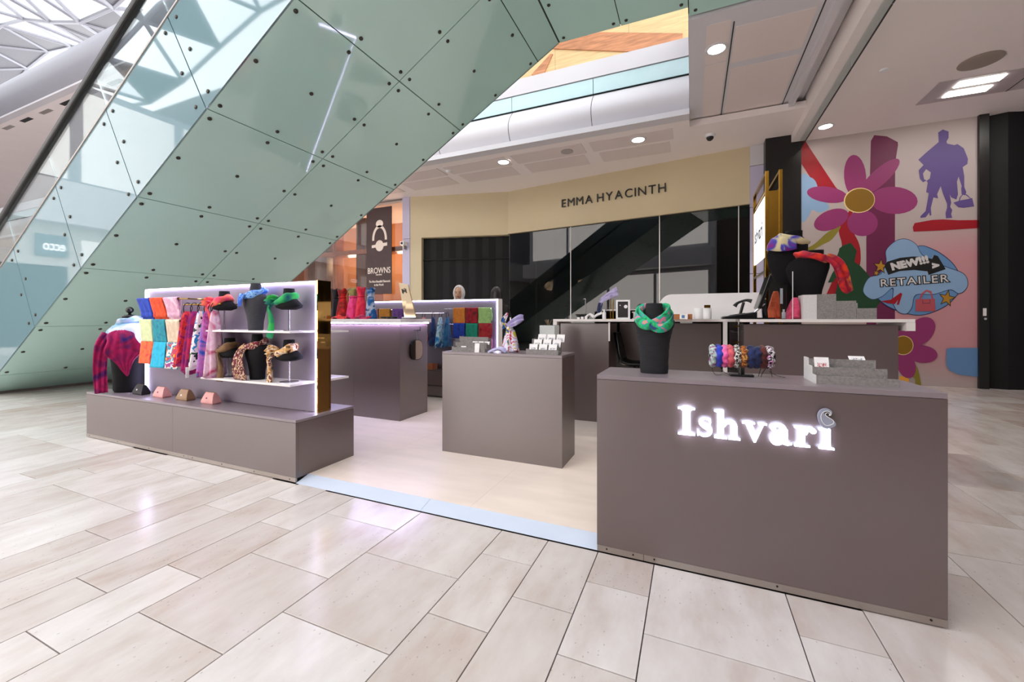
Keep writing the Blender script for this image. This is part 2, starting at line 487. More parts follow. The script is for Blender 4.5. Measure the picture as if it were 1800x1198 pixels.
# storefront corner points on plan
PL, PC, PR = Vector((-7.77, 10.21, 0)), Vector((-4.86, 10.90, 0)), Vector((1.115, 10.08, 0))
M['shop_dark'] = mat('dark_shop_interior', (30, 28, 27), 0.8)
def wallq(mb, a, b, z0, z1, th=0.12, inset=0.0):
    """upright slab from plan point a to b, thickness away from the camera"""
    d = (b - a).normalized(); n = Vector((-d.y, d.x, 0))
    if n.y < 0: n = -n
    a2, b2 = a + n * inset, b + n * inset
    return mb.hexa([(a2.x, a2.y, z0), (b2.x, b2.y, z0), (b2.x + n.x*th, b2.y + n.y*th, z0), (a2.x + n.x*th, a2.y + n.y*th, z0),
                    (a2.x, a2.y, z1), (b2.x, b2.y, z1), (b2.x + n.x*th, b2.y + n.y*th, z1), (a2.x + n.x*th, a2.y + n.y*th, z1)])
sf = thing('shopfront', 'cream shopfront with black EMMA HYACINTH letters over dark glass', 'shopfront', (-3, 10.5, 0))
sf['kind'] = 'structure'
FB = 3.64
obj('fascia', wallq(MB(), PC, PR, FB, SOF, 0.3), M['cream'], sf)
obj('fascia', wallq(MB(), PL, PC, FB - 0.02, SOF, 0.3), M['cream'], sf)
dl = (PC - PL).normalized()
obj('door_jamb', wallq(MB(), PL, PL + dl * 0.36, 0, FB - 0.02, 0.3), M['cream'], sf)
# dark folding shutter of the closed shop
sh = MB(); s0 = PL + dl * 0.36; nS = 13; wS = ((PC - PL).length - 0.36) / nS
nrm = Vector((-dl.y, dl.x, 0))
for k in range(nS):
    a = s0 + dl * (k * wS) + nrm * (0.19 if k % 2 else 0.16); b = s0 + dl * ((k + 1) * wS) + nrm * (0.16 if k % 2 else 0.19)
    p = MB(); wallq(p, a, b, 0.03, FB - 0.03, 0.02)
    obj('shutter_leaf', p, M['shutter'], sf)
rail = MB(); a, b = s0 + nrm * 0.13, PC + nrm * 0.13
rail.box(0, 0, 0, 0, 0, 0) if False else wallq(rail, a, b, 2.95, 2.99, 0.02)
obj('shutter_rail', rail, M['shutter'], sf)
# glass panes
dr = (PR - PC).normalized()
LT = (PR - PC).length
cuts = [0.0]
for u in (1001, 1158, 1298):
    d = _ray(u, 500); t = PC.y / d[1]
    # intersect with the storefront line
    k = (PC.x * d[1] - PC.y * d[0]) / (dr.y * d[0] - dr.x * d[1])
    cuts.append(k)
cuts.append(LT)
for a, b in zip(cuts, cuts[1:]):
    obj('window_pane', wallq(MB(), PC + dr * (a + 0.008), PC + dr * (b - 0.008), 0.1, FB, 0.015, 0.08), M['shop_glass'], sf)
for a in cuts[1:-1]:
    obj('pane_joint', wallq(MB(), PC + dr * (a - 0.009), PC + dr * (a + 0.009), 0.1, FB, 0.02, 0.075), M['white_top'], sf)
obj('window_sill', wallq(MB(), PC, PR, 0, 0.1, 0.3), M['black_wall'], sf)
obj('shop_interior', wallq(MB(), PC, PR, 0, SOF, 0.1, 3.0), M['shop_dark'], sf)
obj('inner_post', wallq(MB(), PC + dr * 0.42, PC + dr * 0.62, 0, FB, 0.1, 0.5), M['cream'], sf)
# EMMA HYACINTH
def on_line(u, v):
    d = _ray(u, v); k = (PC.x * d[1] - PC.y * d[0]) / (dr.y * d[0] - dr.x * d[1])
    p = PC + dr * k; t = p.y / d[1]
    return k, CAM_H + d[2] * t
k0, z0 = on_line(988, 365); k1, z1 = on_line(1175, 340)
txt = 'EMMA HYACINTH'
# one mesh per letter, spaced as a line of capitals
def letter_line(txt, k0, k1, zb, cap, base, dirv, material, parent, name='sign_letter', bold=0.0, ext=0.012, space=0.55):
    made = []; n_out = Vector((dirv.y, -dirv.x, 0))
    for c in txt:
        if c == ' ': made.append(None); continue
        o = text_obj(name, c, cap / 0.69, material, Matrix.Identity(4), parent, ext, 'LEFT', bold)
        xs = [v.co.x for v in o.data.vertices]; made.append((o, min(xs), max(xs)))
    wid = sum((m[2] - m[1]) for m in made if m)
    gaps = sum(1.0 for m in made) - 1 + made.count(None) * 1.2
    gap = ((k1 - k0) - wid) / gaps
    x = k0
    for m in made:
        if m is None: x += gap * 2.2 - gap; continue
        p = base + dirv * x; p = Vector((p.x, p.y, zb)) + n_out * 0.02
        m[0].data.transform(face_mtx(p, dirv, (0, 0, 1)) @ Matrix.Translation((-m[1], 0, 0)))
        x += (m[2] - m[1]) + gap
letter_line(txt, k0, k1, z0 + 0.005, 0.205, PC, dr, M['black_text'], sf)

# lilac pilasters beside the shopfront
for a, b, cap in ((PL + Vector((-0.26, -0.03, 0)), PL + Vector((0, -0.02, 0)), False), (PR + Vector((0, -0.02, 0)), PR + Vector((0.27, -0.06, 0)), True)):
    o = thing('pilaster', 'lilac panelled pilaster at the %s of the cream shopfront' % ('right end' if cap else 'left end'), 'pilaster', tuple(a), None)
    o['kind'] = 'structure'
    zs = [0, 2.15, 3.55, 4.42, SOF] if cap else [0, 1.9, 3.6, SOF]
    for q in range(len(zs) - 1):
        obj('cladding_panel', wallq(MB(), a, b, zs[q] + 0.006, zs[q + 1] - 0.006, 0.3), M['white_paint'] if (cap and q == 3) else M['lilac'], o)
cb = thing('wall_camera', 'small white camera fixed on the left lilac pilaster', 'camera', tuple(PL))
obj('housing', MB().box(PL.x - .2, PL.x - .06, PL.y - .22, PL.y - .03, 3.38, 3.5), M['white'], cb, bevel=.01)
obj('lens', MB().cyl((PL.x - .13, PL.y - .24, 3.44), (PL.x - .13, PL.y - .2, 3.44), .035), M['black_gloss'], cb)
obj('bracket', MB().box(PL.x - .15, PL.x - .11, PL.y - .16, PL.y - .03, 3.28, 3.38), M['steel'], cb)

# warm jewellery shop left of the pilaster
br = thing('jewellery_shop', 'warm wood jewellery shop with a brown ring banner behind glass', 'shopfront', (-10, 10.2, 0))
br['kind'] = 'structure'
BX0, BX1, BY = -32.0, PL.x - 0.27, 10.2
obj('back_wall', MB().box(BX0, BX1, BY + 2.2, BY + 2.3, 0, SOF), mat('amber_shop_wall', (196, 128, 70), 0.5, var=0.12, scale=0.8), br)
obj('side_wall', MB().box(BX1, BX1 + 0.05, BY + 0.1, BY + 2.3, 0, SOF), M['wood'], br)
for x0, x1, m_ in ((-9.7, -9.55, 'wood'), (-10.35, -9.95, 'wood_dark'), (-11.4, -11.3, 'wood'), (-12.6, -11.7, 'wood_dark'), (-14.0, -12.6, 'wood'), (-19, -17.2, 'wood_dark')):
    obj('wood_column', MB().box(x0, x1, BY + 0.5, BY + 0.9, 0, SOF - 0.3), M[m_], br)
obj('cornice', MB().box(BX0, BX1, BY + 0.45, BY + 0.95, 3.35, 3.5), M['wood'], br)
for x0, x1 in ((-9.4, BX1 - .02), (-11.6, -9.42), (-14, -11.62), (-18, -14.02), (-24, -18.02), (-32, -24.02)):
    obj('window_pane', MB().box(x0, x1, BY, BY + 0.015, 0.1, SOF - 0.05), M['clear_glass'], br)
obj('shop_ceiling', MB().box(BX0, BX1, BY + 0.03, BY + 2.2, SOF - 0.12, SOF - 0.05), M['soffit'], br)
for k in range(10):
    x = -8.4 - 1.7 * k
    obj('ceiling_lamp', MB().cyl((x, BY + 1.2, SOF - 0.15), (x, BY + 1.2, SOF - 0.121), 0.09), M['lamp'], br)
obj('wall_light', MB().box(-9.3, -8.15, BY + 2.12, BY + 2.19, 2.62, 2.68), M['lamp'], br)
for x in (-11.25, -10.6):
    f = obj('picture_frame', MB().box(x, x + .42, BY + .38, BY + .42, 1.55, 2.05), M['wood_dark'], br)
    obj('mount', MB().box(x + .05, x + .37, BY + .37, BY + .38, 1.6, 2.0), M['card'], f)
    obj('print', MB().box(x + .12, x + .3, BY + .36, BY + .37, 1.68, 1.92), M['wood'], f)
obj('display_case', MB().box(-9.4, -8.1, BY + .3, BY + .8, 0.1, 1.75), mat('jewellery_case', (200, 160, 120), 0.4, var=0.4, scale=14), br)
# banner
bx0 = on_y(645, 500, BY - 0.06).x; bx1 = on_y(689, 500, BY - 0.06).x
bz0 = on_y(689, 516, BY - 0.06).z; bz1 = on_y(689, 362, BY - 0.06).z
ban = obj('banner', MB().box(bx0, bx1, BY - 0.075, BY - 0.06, bz0, bz1), mat('brown_banner', (66, 44, 44), 0.5, var=0.08), br)
M['print_white'] = mat('white_print', (240, 226, 214), 0.6, var=0.03)
bc = (bx0 + bx1) / 2; by = BY - 0.079
def BP(u, v): q = on_y(u, v, by); return (q.x, q.z)
def fl2(pts): return MB().prism(pts, lambda p: (p[0], by, p[1]), lambda p: (p[0], by + .003, p[1]))
def arc(cx, cz, rx, rz, a0, a1, n=20): return [(cx + rx * math.cos(math.radians(a0 + (a1 - a0) * i / n)), cz + rz * math.sin(math.radians(a0 + (a1 - a0) * i / n))) for i in range(n + 1)]
c1 = BP(667, 420); rr = abs(BP(680, 420)[0] - c1[0])
obj('ring_band', fl2(arc(c1[0], c1[1], rr, rr * 1.5, -5, 185) + arc(c1[0], c1[1], rr * .72, rr * 1.2, 185, -5)), M['print_white'], ban)
obj('ring_stone', fl2(arc(c1[0], c1[1] + rr * 1.65, rr * .5, rr * .42, 0, 360, 12)[:-1]), M['print_white'], ban)
c2 = BP(667, 430)
obj('ring_band', fl2(arc(c2[0], c2[1] - rr * .1, rr * .55, rr * .6, 0, 360)[:-1]), M['print_white'], ban)
by -= .003
obj('ring_bar', fl2([(c2[0] - rr * 1.05, c2[1] - rr * .3), (c2[0] + rr * 1.05, c2[1] - rr * .15), (c2[0] + rr * 1.05, c2[1] + rr * .2), (c2[0] - rr * 1.05, c2[1])]), M['print_white'], ban)
for s, u, v, px in (('BROWNS', 666, 480, 14), ('FAMILY JEWELS', 666, 483.5, 2.6), ('The Most Beautiful Diamonds', 667, 496, 5.2), ('in the World', 666, 502, 5.2)):
    q = on_y(u, v, by); cap = on_y(u, v - px * 0.72, by).z - q.z
    text_obj('print_line', s, cap / 0.69, M['print_white'], face_mtx((q.x, by - .001, q.z), (1, 0, 0), (0, 0, 1)), ban, 0.001, 'CENTER', 0.002, sx=0.82 if len(s) < 8 else 0.72)

# ---------------------------------------------------------------- balcony of the upper level, soffit below it
LIP = 8.04
def balcony(zb, x0, x1, name, label, yb=LIP):
    """white bullnosed balcony edge: soffit lip, curved fascia panels, glass band, top band"""
    t = thing(name, label, 'balcony', ((x0 + x1) / 2, yb, zb)); t['kind'] = 'structure'
    prof = [(0.0, 0.0), (-0.02, 0.09), (0.06, 0.12)]
    obj('lip', MB().rings([[(x, yb + a, zb + c) for a, c in ((0.0, 0.0), (0.0, 0.10), (0.25, 0.13), (0.25, 0.0))] for x in (x0, x1)]), M['white_paint'], t)
    w = 1.78
    n = int((x1 - x0) / w)
    for k in range(n + 1):
        a = x1 - (k + 1) * w + 0.006; b = x1 - k * w - 0.006
        a = max(a, x0)
        if b - a < 0.05: continue
        pr = []
        for i in range(9):
            th = i / 8
            pr.append((0.30 - 0.24 * math.sin(PI * (0.12 + 0.88 * th)) , 0.13 + 0.72 * th))
        mb = MB()
        mb.grid([[(x, yb + p, zb + c) for p, c in pr] for x in (a, b)])
        obj('fascia_panel', mb, M['white_paint'], t, smooth=True)
        obj('glass_band', MB().box(a, b, yb + 0.26, yb + 0.28, zb + 0.87, zb + 1.17), M['band_glass'], t)
    obj('joint_strip', MB().box(x0, x1, yb + 0.31, yb + 0.34, zb + 0.14, zb + 1.3), M['joint'], t)
    obj('top_band', MB().box(x0, x1, yb + 0.24, yb + 0.5, zb + 1.185, zb + 1.52), M['white_paint'], t)
    return t
balcony(SOF, -32, -0.05, 'balcony', 'white curved balcony edge with pale glass band above the cream shopfront')
upper = balcony(10.3, -60, 2.0, 'upper_balcony', 'white curved top balcony under the lattice roof at upper left')
for ch in list(upper.children):
    if ch.name.startswith(('glass_band', 'joint_strip')): bpy.data.objects.remove(ch)
mb = MB(); mb.grid([[(x, LIP + p, c) for p, c in ((0.05, 10.3), (-0.25, 10.75), (-0.3, 11.2), (-0.1, 11.7), (0.3, 12.1))] for x in (-60, -50, -40, -34, -28.4, -22.8, -17.2, -11, -5, 2)])
obj('outer_shell', mb, M['shell'], upper, smooth=True)
obj('upper_soffit', MB().box(-60, 2, LIP + .251, 15, 10.3, 10.5), M['soffit'], upper)
for k in range(14):
    x = -36 + k * 1.9
    obj('grille', MB().box(x, x + .9, LIP + .45, LIP + .62, 10.285, 10.3), M['steel'] if k % 2 else M['dark'], upper)

sofm = MB().box(-32, -0.05, LIP + 0.251, 13.5, SOF, SOF + 0.12)
sofm.box(-0.05, 2.1, 8.6, 13.5, SOF, SOF + 0.12)
sofo = struct('ceiling', sofm, M['soffit'])
# perforated panels let into the soffit
x = -0.35; k = 0
while x > -16:
    a, b = x - 1.62, x
    obj('soffit_panel', MB().box(a, b, 8.50, 9.02, SOF - 0.012, SOF), M['soffit_panel'], sofo)
    obj('soffit_panel', MB().box(a + 0.08, b - 0.08, 9.12, 9.72, SOF - 0.006, SOF + 0.0), M['soffit_panel'], sofo)
    x -= 1.78; k += 1
def downlight(p, r, label, group='recessed round downlights', watts=140):
    t = thing('downlight', label, 'ceiling light', p, group)
    n = 20
    obj('trim_ring', MB().rings([[(p[0] + q*math.cos(2*PI*j/n), p[1] + q*math.sin(2*PI*j/n), p[2] + dz) for j in range(n)] for q, dz in ((r*1.35, 0.0), (r*1.3, -.012), (r*1.02, -.012), (r, 0.0))], cap=False), M['white_paint'], t)
    obj('lens', MB().cyl((p[0], p[1], p[2] - .006), (p[0], p[1], p[2] - .001), r, n=20), M['lamp'], t)
    ld = bpy.data.lights.new('downlight_beam', 'SPOT'); ld.energy = watts; ld.spot_size = 1.9; ld.spot_blend = 0.8; ld.color = (1, .93, .84); ld.shadow_soft_size = .08
    lo = bpy.data.objects.new('downlight_beam', ld); lo.location = (p[0], p[1], p[2] - .03); col.objects.link(lo)
    lo.parent = t; lo.matrix_parent_inverse = Matrix.Translation(-Vector(p))
downlight((-4.02, 8.76, SOF - .012), .12, 'round downlight in the soffit above the shutter corner')
downlight((-1.01, 8.76, SOF - .012), .12, 'round downlight in the soffit right of the grey speaker disc')
t = thing('ceiling_speaker', 'round grey speaker disc between the two soffit downlights', 'speaker', (-2.5, 8.76, SOF - .012))
obj('grille', MB().lathe((-2.5, 8.76, SOF - .03), [(.13, .018), (.135, .006), (.12, 0), (.01, 0)]), mat('grey_speaker_mesh', (176, 168, 168), 0.7, var=0.1, scale=200), t)
t = thing('smoke_detector', 'small white detector on the left end of the soffit', 'detector', (-5.5, 8.76, SOF - .012))
obj('body', MB().lathe((-5.5, 8.76, SOF - .06), [(.02, 0), (.06, .01), (.09, .048)]), M['white'], t)
t = thing('dome_camera', 'black dome camera on white base under the soffit', 'camera', (0.32, 9.13, SOF))
obj('base', MB().lathe((0.32, 9.13, SOF - .05), [(.09, 0), (.1, .05)]), M['white'], t)
obj('dome', MB().ball((0.32, 9.13, SOF - .05), .07), M['black_gloss'], t, smooth=True)

# wooden hoarding behind the balcony
hb = thing('hoarding', 'plywood hoarding with pine planks laid diagonally above the balcony', 'hoarding', (-2.5, 10.3, 6)); hb['kind'] = 'structure'
HY = 10.2
for k in range(9):
    x0 = -14.2 + k * 1.83
    obj('plywood_sheet', MB().box(x0, x0 + 1.82, HY, HY + .03, 5.0, 10.2), M['ply'], hb)
def plank(pts):
    obj('pine_plank', MB().prism([(on_y(u, v, HY).x, on_y(u, v, HY).z) for u, v in pts], lambda p: (p[0], HY - .035, p[1]), lambda p: (p[0], HY - .001, p[1])), M['plank'], hb)
plank([(975, 62), (1060, 58), (1200, 60), (1200, 96), (1140, 93), (960, 86)])
plank([(935, 132), (968, 96), (972, 96), (956, 132), (950, 140)])
plank([(700, 160), (860, 40), (880, 50), (720, 180)])

# ---------------------------------------------------------------- right side: bulkhead, smoke curtain, low soffit
bk = struct('trim_1', MB().box(-0.05, 1.54, 5.75, 8.75, 5.0, 6.6), M['white_paint'])
SO5 = 5.0
obj('soffit_panel', MB().box(.17, .46, 5.95, 6.85, SO5 - .006, SO5), M['soffit_panel'], bk)
obj('soffit_panel', MB().box(.17, .46, 6.88, 8.6, SO5 - .006, SO5), M['soffit_panel'], bk)
obj('soffit_panel', MB().box(.52, 1.40, 6.12, 6.95, SO5 - .006, SO5), M['soffit_panel'], bk)
obj('soffit_panel', MB().box(.54, 1.42, 7.12, 8.62, SO5 - .006, SO5), M['soffit_panel'], bk)
for x in (.49, 1.46):
    obj('shadow_gap', MB().box(x - .008, x + .008, 6.0, 8.7, SO5 - .004, SO5 + .01), M['joint'], bk)
downlight((.31, 6.5, SO5 - .006), .11, 'round downlight in the white bulkhead above the tills')
struct('trim_2', MB().box(1.54, 1.62, 3.0, 10.0, 4.9, 6.6).box(1.62, 1.78, 3.0, 10.0, 5.05, 6.6), M['white_paint'])
struct('ceiling_low', MB().box(1.98, 9.5, -14, 9.9, 4.70, 4.85).box(1.8, 1.98, -14, 9.9, 4.7, 6.6), M['soffit'])
cu = thing('smoke_curtain', 'hanging clear glass smoke curtain along the ceiling edge', 'glass screen', (1.93, 7, 4.6)); cu['kind'] = 'structure'
for y0, y1 in ((3.0, 5.6), (5.62, 6.85), (6.87, 8.3), (8.32, 9.75)):
    obj('glass_pane', MB().box(1.925, 1.94, y0, y1, 4.52, 5.05), M['balustrade'], cu)
    obj('edge_strip', MB().box(1.924, 1.941, y0, y1, 4.512, 4.521), M['joint'], cu)
downlight((2.22, 9.2, 4.70), .1, 'round downlight near the top left corner of the mural', watts=25)
t = thing('ceiling_speaker', 'large oval-looking grey speaker disc in the right hand ceiling', 'speaker', (3.585, 7.7, 4.7))
obj('grille', MB().lathe((3.585, 7.7, 4.685), [(.22, .015), (.225, .004), (.2, 0), (.01, 0)], n=28), mat('beige_speaker_mesh', (158, 146, 136), 0.7, var=0.1, scale=200), t)
t = thing('smoke_detector', 'small round white detector in the right hand ceiling', 'detector', (2.476, 7.44, 4.7))
obj('body', MB().lathe((2.476, 7.44, 4.672), [(.02, 0), (.05, .006), (.062, .028)]), M['white'], t)
# rectangular recessed lamps
t = thing('ceiling_lamp_tray', 'recessed grey ceiling tray with bright square lamps at far right', 'ceiling light', (4.3, 8.5, 4.7))
obj('tray', MB().box(3.35, 5.6, 8.16, 8.88, 4.694, 4.7), mat('grey_lamp_tray', (186, 176, 178), 0.5), t)
for x in (4.42,):
    obj('tray_joint', MB().box(x - .006, x + .006, 8.16, 8.88, 4.690, 4.694), M['joint'], t)
for x0, y0 in ((3.62, 8.25), (3.62, 8.56), (4.6, 8.25), (4.6, 8.56)):
    obj('lamp_panel', MB().box(x0, x0 + .5, y0, y0 + .17, 4.684, 4.694), M['panel_lamp'], t)

# ---------------------------------------------------------------- mural wall, black pillar, black shutter
MY = 9.79
M['mural'] = None
def mural_mat():
    m, nt, b = new_mat('mural_ground')
    N, L = nt.nodes, nt.links
    geo = N.new('ShaderNodeNewGeometry')
    mp = N.new('ShaderNodeMapping'); mp.vector_type = 'POINT'
    mp.inputs['Location'].default_value = (-4.3 / 1.6, 0, -1.5 / 1.5); mp.inputs['Scale'].default_value = (1 / 1.6, 0.0, 1 / 1.5)
    L.new(geo.outputs['Position'], mp.inputs['Vector'])
    gr = N.new('ShaderNodeTexGradient'); gr.gradient_type = 'SPHERICAL'; L.new(mp.outputs[0], gr.inputs['Vector'])
    rp = N.new('ShaderNodeValToRGB')
    rp.color_ramp.elements[0].color = lin((186, 172, 170)); rp.color_ramp.elements[1].color = lin((204, 146, 152)); rp.color_ramp.elements[1].position = 0.45
    L.new(gr.outputs['Fac'], rp.inputs['Fac']); L.new(rp.outputs['Color'], b.inputs['Base Color'])
    b.inputs['Roughness'].default_value = 0.5
    return m
mural = struct('wall_mural', MB().box(1.97, 4.517, MY, MY + .2, 0, 4.705), mural_mat())
def fmat(n, c): return mat('mural_' + n, c, 0.5, var=0.02)
mc = {k: fmat(k, c) for k, c in dict(red=(158, 2, 26), magenta=(108, 26, 72), petal=(148, 48, 108), gold=(136, 98, 6), cream=(238, 214, 150), sky=(138, 172, 208), sky2=(100, 142, 190),
      line=(30, 40, 80), olive=(140, 128, 40), purple=(94, 74, 136), green=(18, 64, 34), black=(14, 14, 16), white=(214, 210, 210), rose=(182, 80, 90), star=(180, 130, 34), orange=(236, 168, 60)).items()}
lay = [0]
def paint(name, pts, c, smooth=True, k=5):
    lay[0] += 1
    y = MY - 0.0003 * lay[0]
    q = [(on_y(u, v, MY).x, on_y(u, v, MY).z) for u, v in pts]
    q = [(max(1.972, min(4.515, a)), max(0.005, min(4.70, b))) for a, b in q]
    if smooth: q = [tuple(p) for p in smooth_closed(q, k)]
    q = [(max(1.972, min(4.515, a)), max(0.005, min(4.70, b))) for a, b in q]
    mb = MB(); mb.add([(a, y, b) for a, b in q], [tuple(range(len(q)))])
    return obj(name, mb, mc[c], mural)
def ell(cx, cy, a, b, ang, n=24):
    t = math.radians(ang)
    return [(cx + a*math.cos(s)*math.cos(t) - b*math.sin(s)*math.sin(t), cy + a*math.cos(s)*math.sin(t) + b*math.sin(s)*math.cos(t)) for s in (2*PI*i/n for i in range(n))]
C3 = lambda L_: [(1400 + x / 5.445, 200 + y / 5.445) for x, y in L_]
C8 = lambda L_: [(1350 + x / 3.993, 300 + y / 3.993) for x, y in L_]
C4 = lambda L_: [(1500 + x / 3.99, 400 + y / 3.99) for x, y in L_]
paint('magenta_band', C3([(745, 203), (865, 215), (970, 270), (972, 300), (945, 470), (943, 1197), (943, 2080), (670, 2080), (668, 1197), (703, 600), (712, 260)]), 'magenta', False)
paint('red_band', C3([(20, 240), (85, 255), (130, 330), (375, 700), (470, 800), (360, 850), (190, 690), (120, 590), (30, 480)]), 'red', False)
paint('red_stem', C8([(600, 250), (500, 400), (518, 520), (500, 660), (440, 800), (400, 900), (430, 940), (560, 900), (640, 680), (650, 580), (635, 500), (580, 380)]), 'red')
paint('sky_cloud', C3([(20, 600), (130, 605), (185, 650), (230, 780), (310, 880), (290, 920), (215, 945), (150, 920), (110, 990), (20, 1015)]), 'sky')
paint('olive_stem', C8([(510, 390), (420, 430), (330, 510), (262, 550), (285, 572), (380, 520), (450, 480)]), 'olive')
paint('olive_leaf', ell(1435, 456, 11, 4, 0), 'olive', False)
for i, p in enumerate((ell(1503, 310, 38, 19.5, 86), ell(1546, 311, 46, 14, -42), ell(1454, 342, 36, 14, 8), ell(1571, 352, 42, 24, 3), ell(1461, 386, 32, 17, -22), ell(1516, 392, 27, 23, 0))):
    paint('petal', p, 'petal', False)
paint('flower_ring', ell(1510.5, 352, 27.5, 22, -8), 'cream', False)
paint('flower_centre', ell(1511, 352, 26, 20.5, -8), 'gold', False)
paint('silhouette', C3([(1400, 150), (1455, 170), (1455, 230), (1435, 265), (1440, 285), (1510, 300), (1540, 290), (1600, 330), (1640, 430), (1635, 480), (1590, 510), (1605, 600), (1605, 700), (1625, 750), (1610, 780), (1580, 770), (1575, 720), (1580, 690), (1550, 600), (1535, 650), (1545, 770), (1530, 820), (1480, 800), (1465, 770), (1480, 850), (1470, 890), (1490, 920), (1480, 960), (1490, 995), (1430, 1000), (1425, 950), (1440, 900), (1440, 860), (1400, 760), (1380, 690), (1345, 770), (1355, 810), (1310, 800), (1285, 900), (1290, 970), (1275, 975), (1270, 945), (1235, 990), (1185, 995), (1185, 980), (1235, 930), (1250, 850), (1265, 760), (1240, 750), (1255, 660), (1245, 640), (1275, 620), (1285, 560), (1240, 530), (1210, 570), (1220, 625), (1245, 640), (1210, 655), (1180, 620), (1170, 540), (1215, 490), (1165, 440), (1230, 380), (1360, 270), (1355, 180)]), 'purple', False)
paint('silhouette_bag', C3([(1500, 850), (1560, 830), (1640, 815), (1680, 805), (1700, 885), (1600, 900), (1550, 895)]), 'purple', False)
paint('bag_strap', C3([(1552, 832), (1560, 800), (1600, 755), (1640, 780), (1668, 810), (1660, 810), (1630, 785), (1600, 765), (1570, 802), (1562, 832)]), 'purple', False)
paint('red_bar', C3([(1112, 1085), (1130, 1045), (1300, 1015), (1400, 1010), (1550, 1018), (1735, 1015), (1735, 1093), (1400, 1115), (1120, 1127)]), 'red', False)
paint('green_figure', C8([(500, 545), (525, 525), (580, 505), (622, 560), (605, 640), (640, 660), (705, 730), (780, 850), (800, 900), (760, 960), (740, 1000), (470, 1000), (470, 870), (500, 745), (470, 755), (460, 780), (420, 785), (450, 720), (475, 680), (525, 670), (530, 650), (490, 620), (500, 605), (485, 595), (495, 570)]), 'green', False)
# cloud board
paint('cloud_shadow', C4([(200, 300), (430, 135), (560, 150), (680, 230), (745, 320), (790, 420), (740, 460), (650, 550), (500, 612), (380, 606), (260, 565), (180, 510), (110, 420)]), 'line')
paint('cloud_back', C4([(203, 302), (430, 139), (556, 154), (676, 234), (740, 322), (784, 420), (736, 458), (646, 546), (498, 607), (382, 601), (264, 560), (186, 507), (115, 420)]), 'sky2')
paint('cloud_shadow', C4([(66, 445), (105, 352), (190, 322), (228, 240), (226, 160), (295, 92), (370, 78), (440, 115), (492, 196), (640, 268), (770, 318), (804, 388), (782, 442), (735, 464), (676, 438), (560, 470), (440, 474), (412, 560), (372, 606), (312, 592), (272, 522), (272, 428), (200, 485), (125, 503)]), 'line')
paint('cloud_front', C4([(69, 444), (108, 354), (193, 325), (231, 240), (230, 160), (297, 95), (370, 82), (438, 118), (490, 200), (640, 273), (768, 322), (800, 389), (779, 438), (735, 459), (678, 433), (560, 466), (436, 470), (408, 557), (371, 601), (314, 587), (277, 520), (277, 420), (200, 480), (126, 499)]), 'sky')
def star(cx, cy, r, rot):
    return [(cx + (r if i % 2 == 0 else r * .42) * math.sin(rot + PI * i / 5), cy - (r if i % 2 == 0 else r * .42) * math.cos(rot + PI * i / 5)) for i in range(10)]
for cx, cy, r, ro in ((190, 272, 50, .1), (160, 318, 22, .3), (655, 495, 56, .2)):
    paint('star_outline', C4(star(cx, cy, r * 1.15, ro)), 'black', False)
    paint('star', C4(star(cx, cy, r * .92, ro)), 'star', False)
ar = [(222, 265), (240, 246), (330, 218), (420, 208), (490, 210), (545, 226), (558, 197), (585, 205), (640, 285), (520, 326), (512, 300), (430, 290), (330, 298), (250, 325)]
def grow(L_, k):
    cx = sum(p[0] for p in L_) / len(L_); cy = sum(p[1] for p in L_) / len(L_)
    return [(x + math.copysign(k, x - cx), y + math.copysign(k, y - cy)) for x, y in L_]
paint('arrow_outline', C4(grow(ar, 6)), 'black', False)
paint('arrow_rim', C4(grow(ar, 3)), 'white', False)
paint('arrow', C4(grow(ar, -5)), 'black', False)
def mtext(s, u, v, px, c, tilt=0.0, bold=0.004, dx=0.0, space=1.0, sx=1.0):
    lay[0] += 1
    p = on_y(u, v, MY); p.y = MY - 0.0003 * lay[0] - .0002
    cap = on_y(u, v - px, MY).z - on_y(u, v, MY).z
    return text_obj('painted_word', s, cap / .69, mc[c], face_mtx(p, (math.cos(tilt), 0, math.sin(tilt)), (-math.sin(tilt), 0, math.cos(tilt))), mural, 0.0, 'LEFT', bold, space, sx)
mtext('NEW!!!', 1567.5, 474.5, 11.5, 'white', .02 + .20, .012, sx=.98)
mtext('>', 1639, 471.5, 9, 'white', .05, .014, sx=1.1)
mtext('RETAILER', 1546.6, 503.4, 12.3, 'black', .06, .016, space=1.2, sx=1.03)
mtext('RETAILER', 1546.6, 503.4, 12.3, 'white', .06, .002, space=1.2, sx=1.03)
paint('shoe', C4([(190, 515), (260, 505), (330, 455), (342, 465), (318, 540), (302, 540), (312, 505), (290, 535), (240, 530)]), 'red', False)
paint('handbag_handle', C4([(460, 500), (475, 460), (510, 435), (545, 445), (558, 498), (546, 498), (538, 460), (512, 446), (485, 468), (472, 502)]), 'rose', False)
paint('handbag', C4([(436, 502), (570, 498), (574, 585), (434, 586)]), 'rose', False)
paint('handbag_flap', C4([(482, 502), (536, 500), (538, 530), (484, 532)]), 'line', False)
paint('handbag_flap', C4([(485, 502), (533, 500), (535, 527), (487, 529)]), 'rose', False)
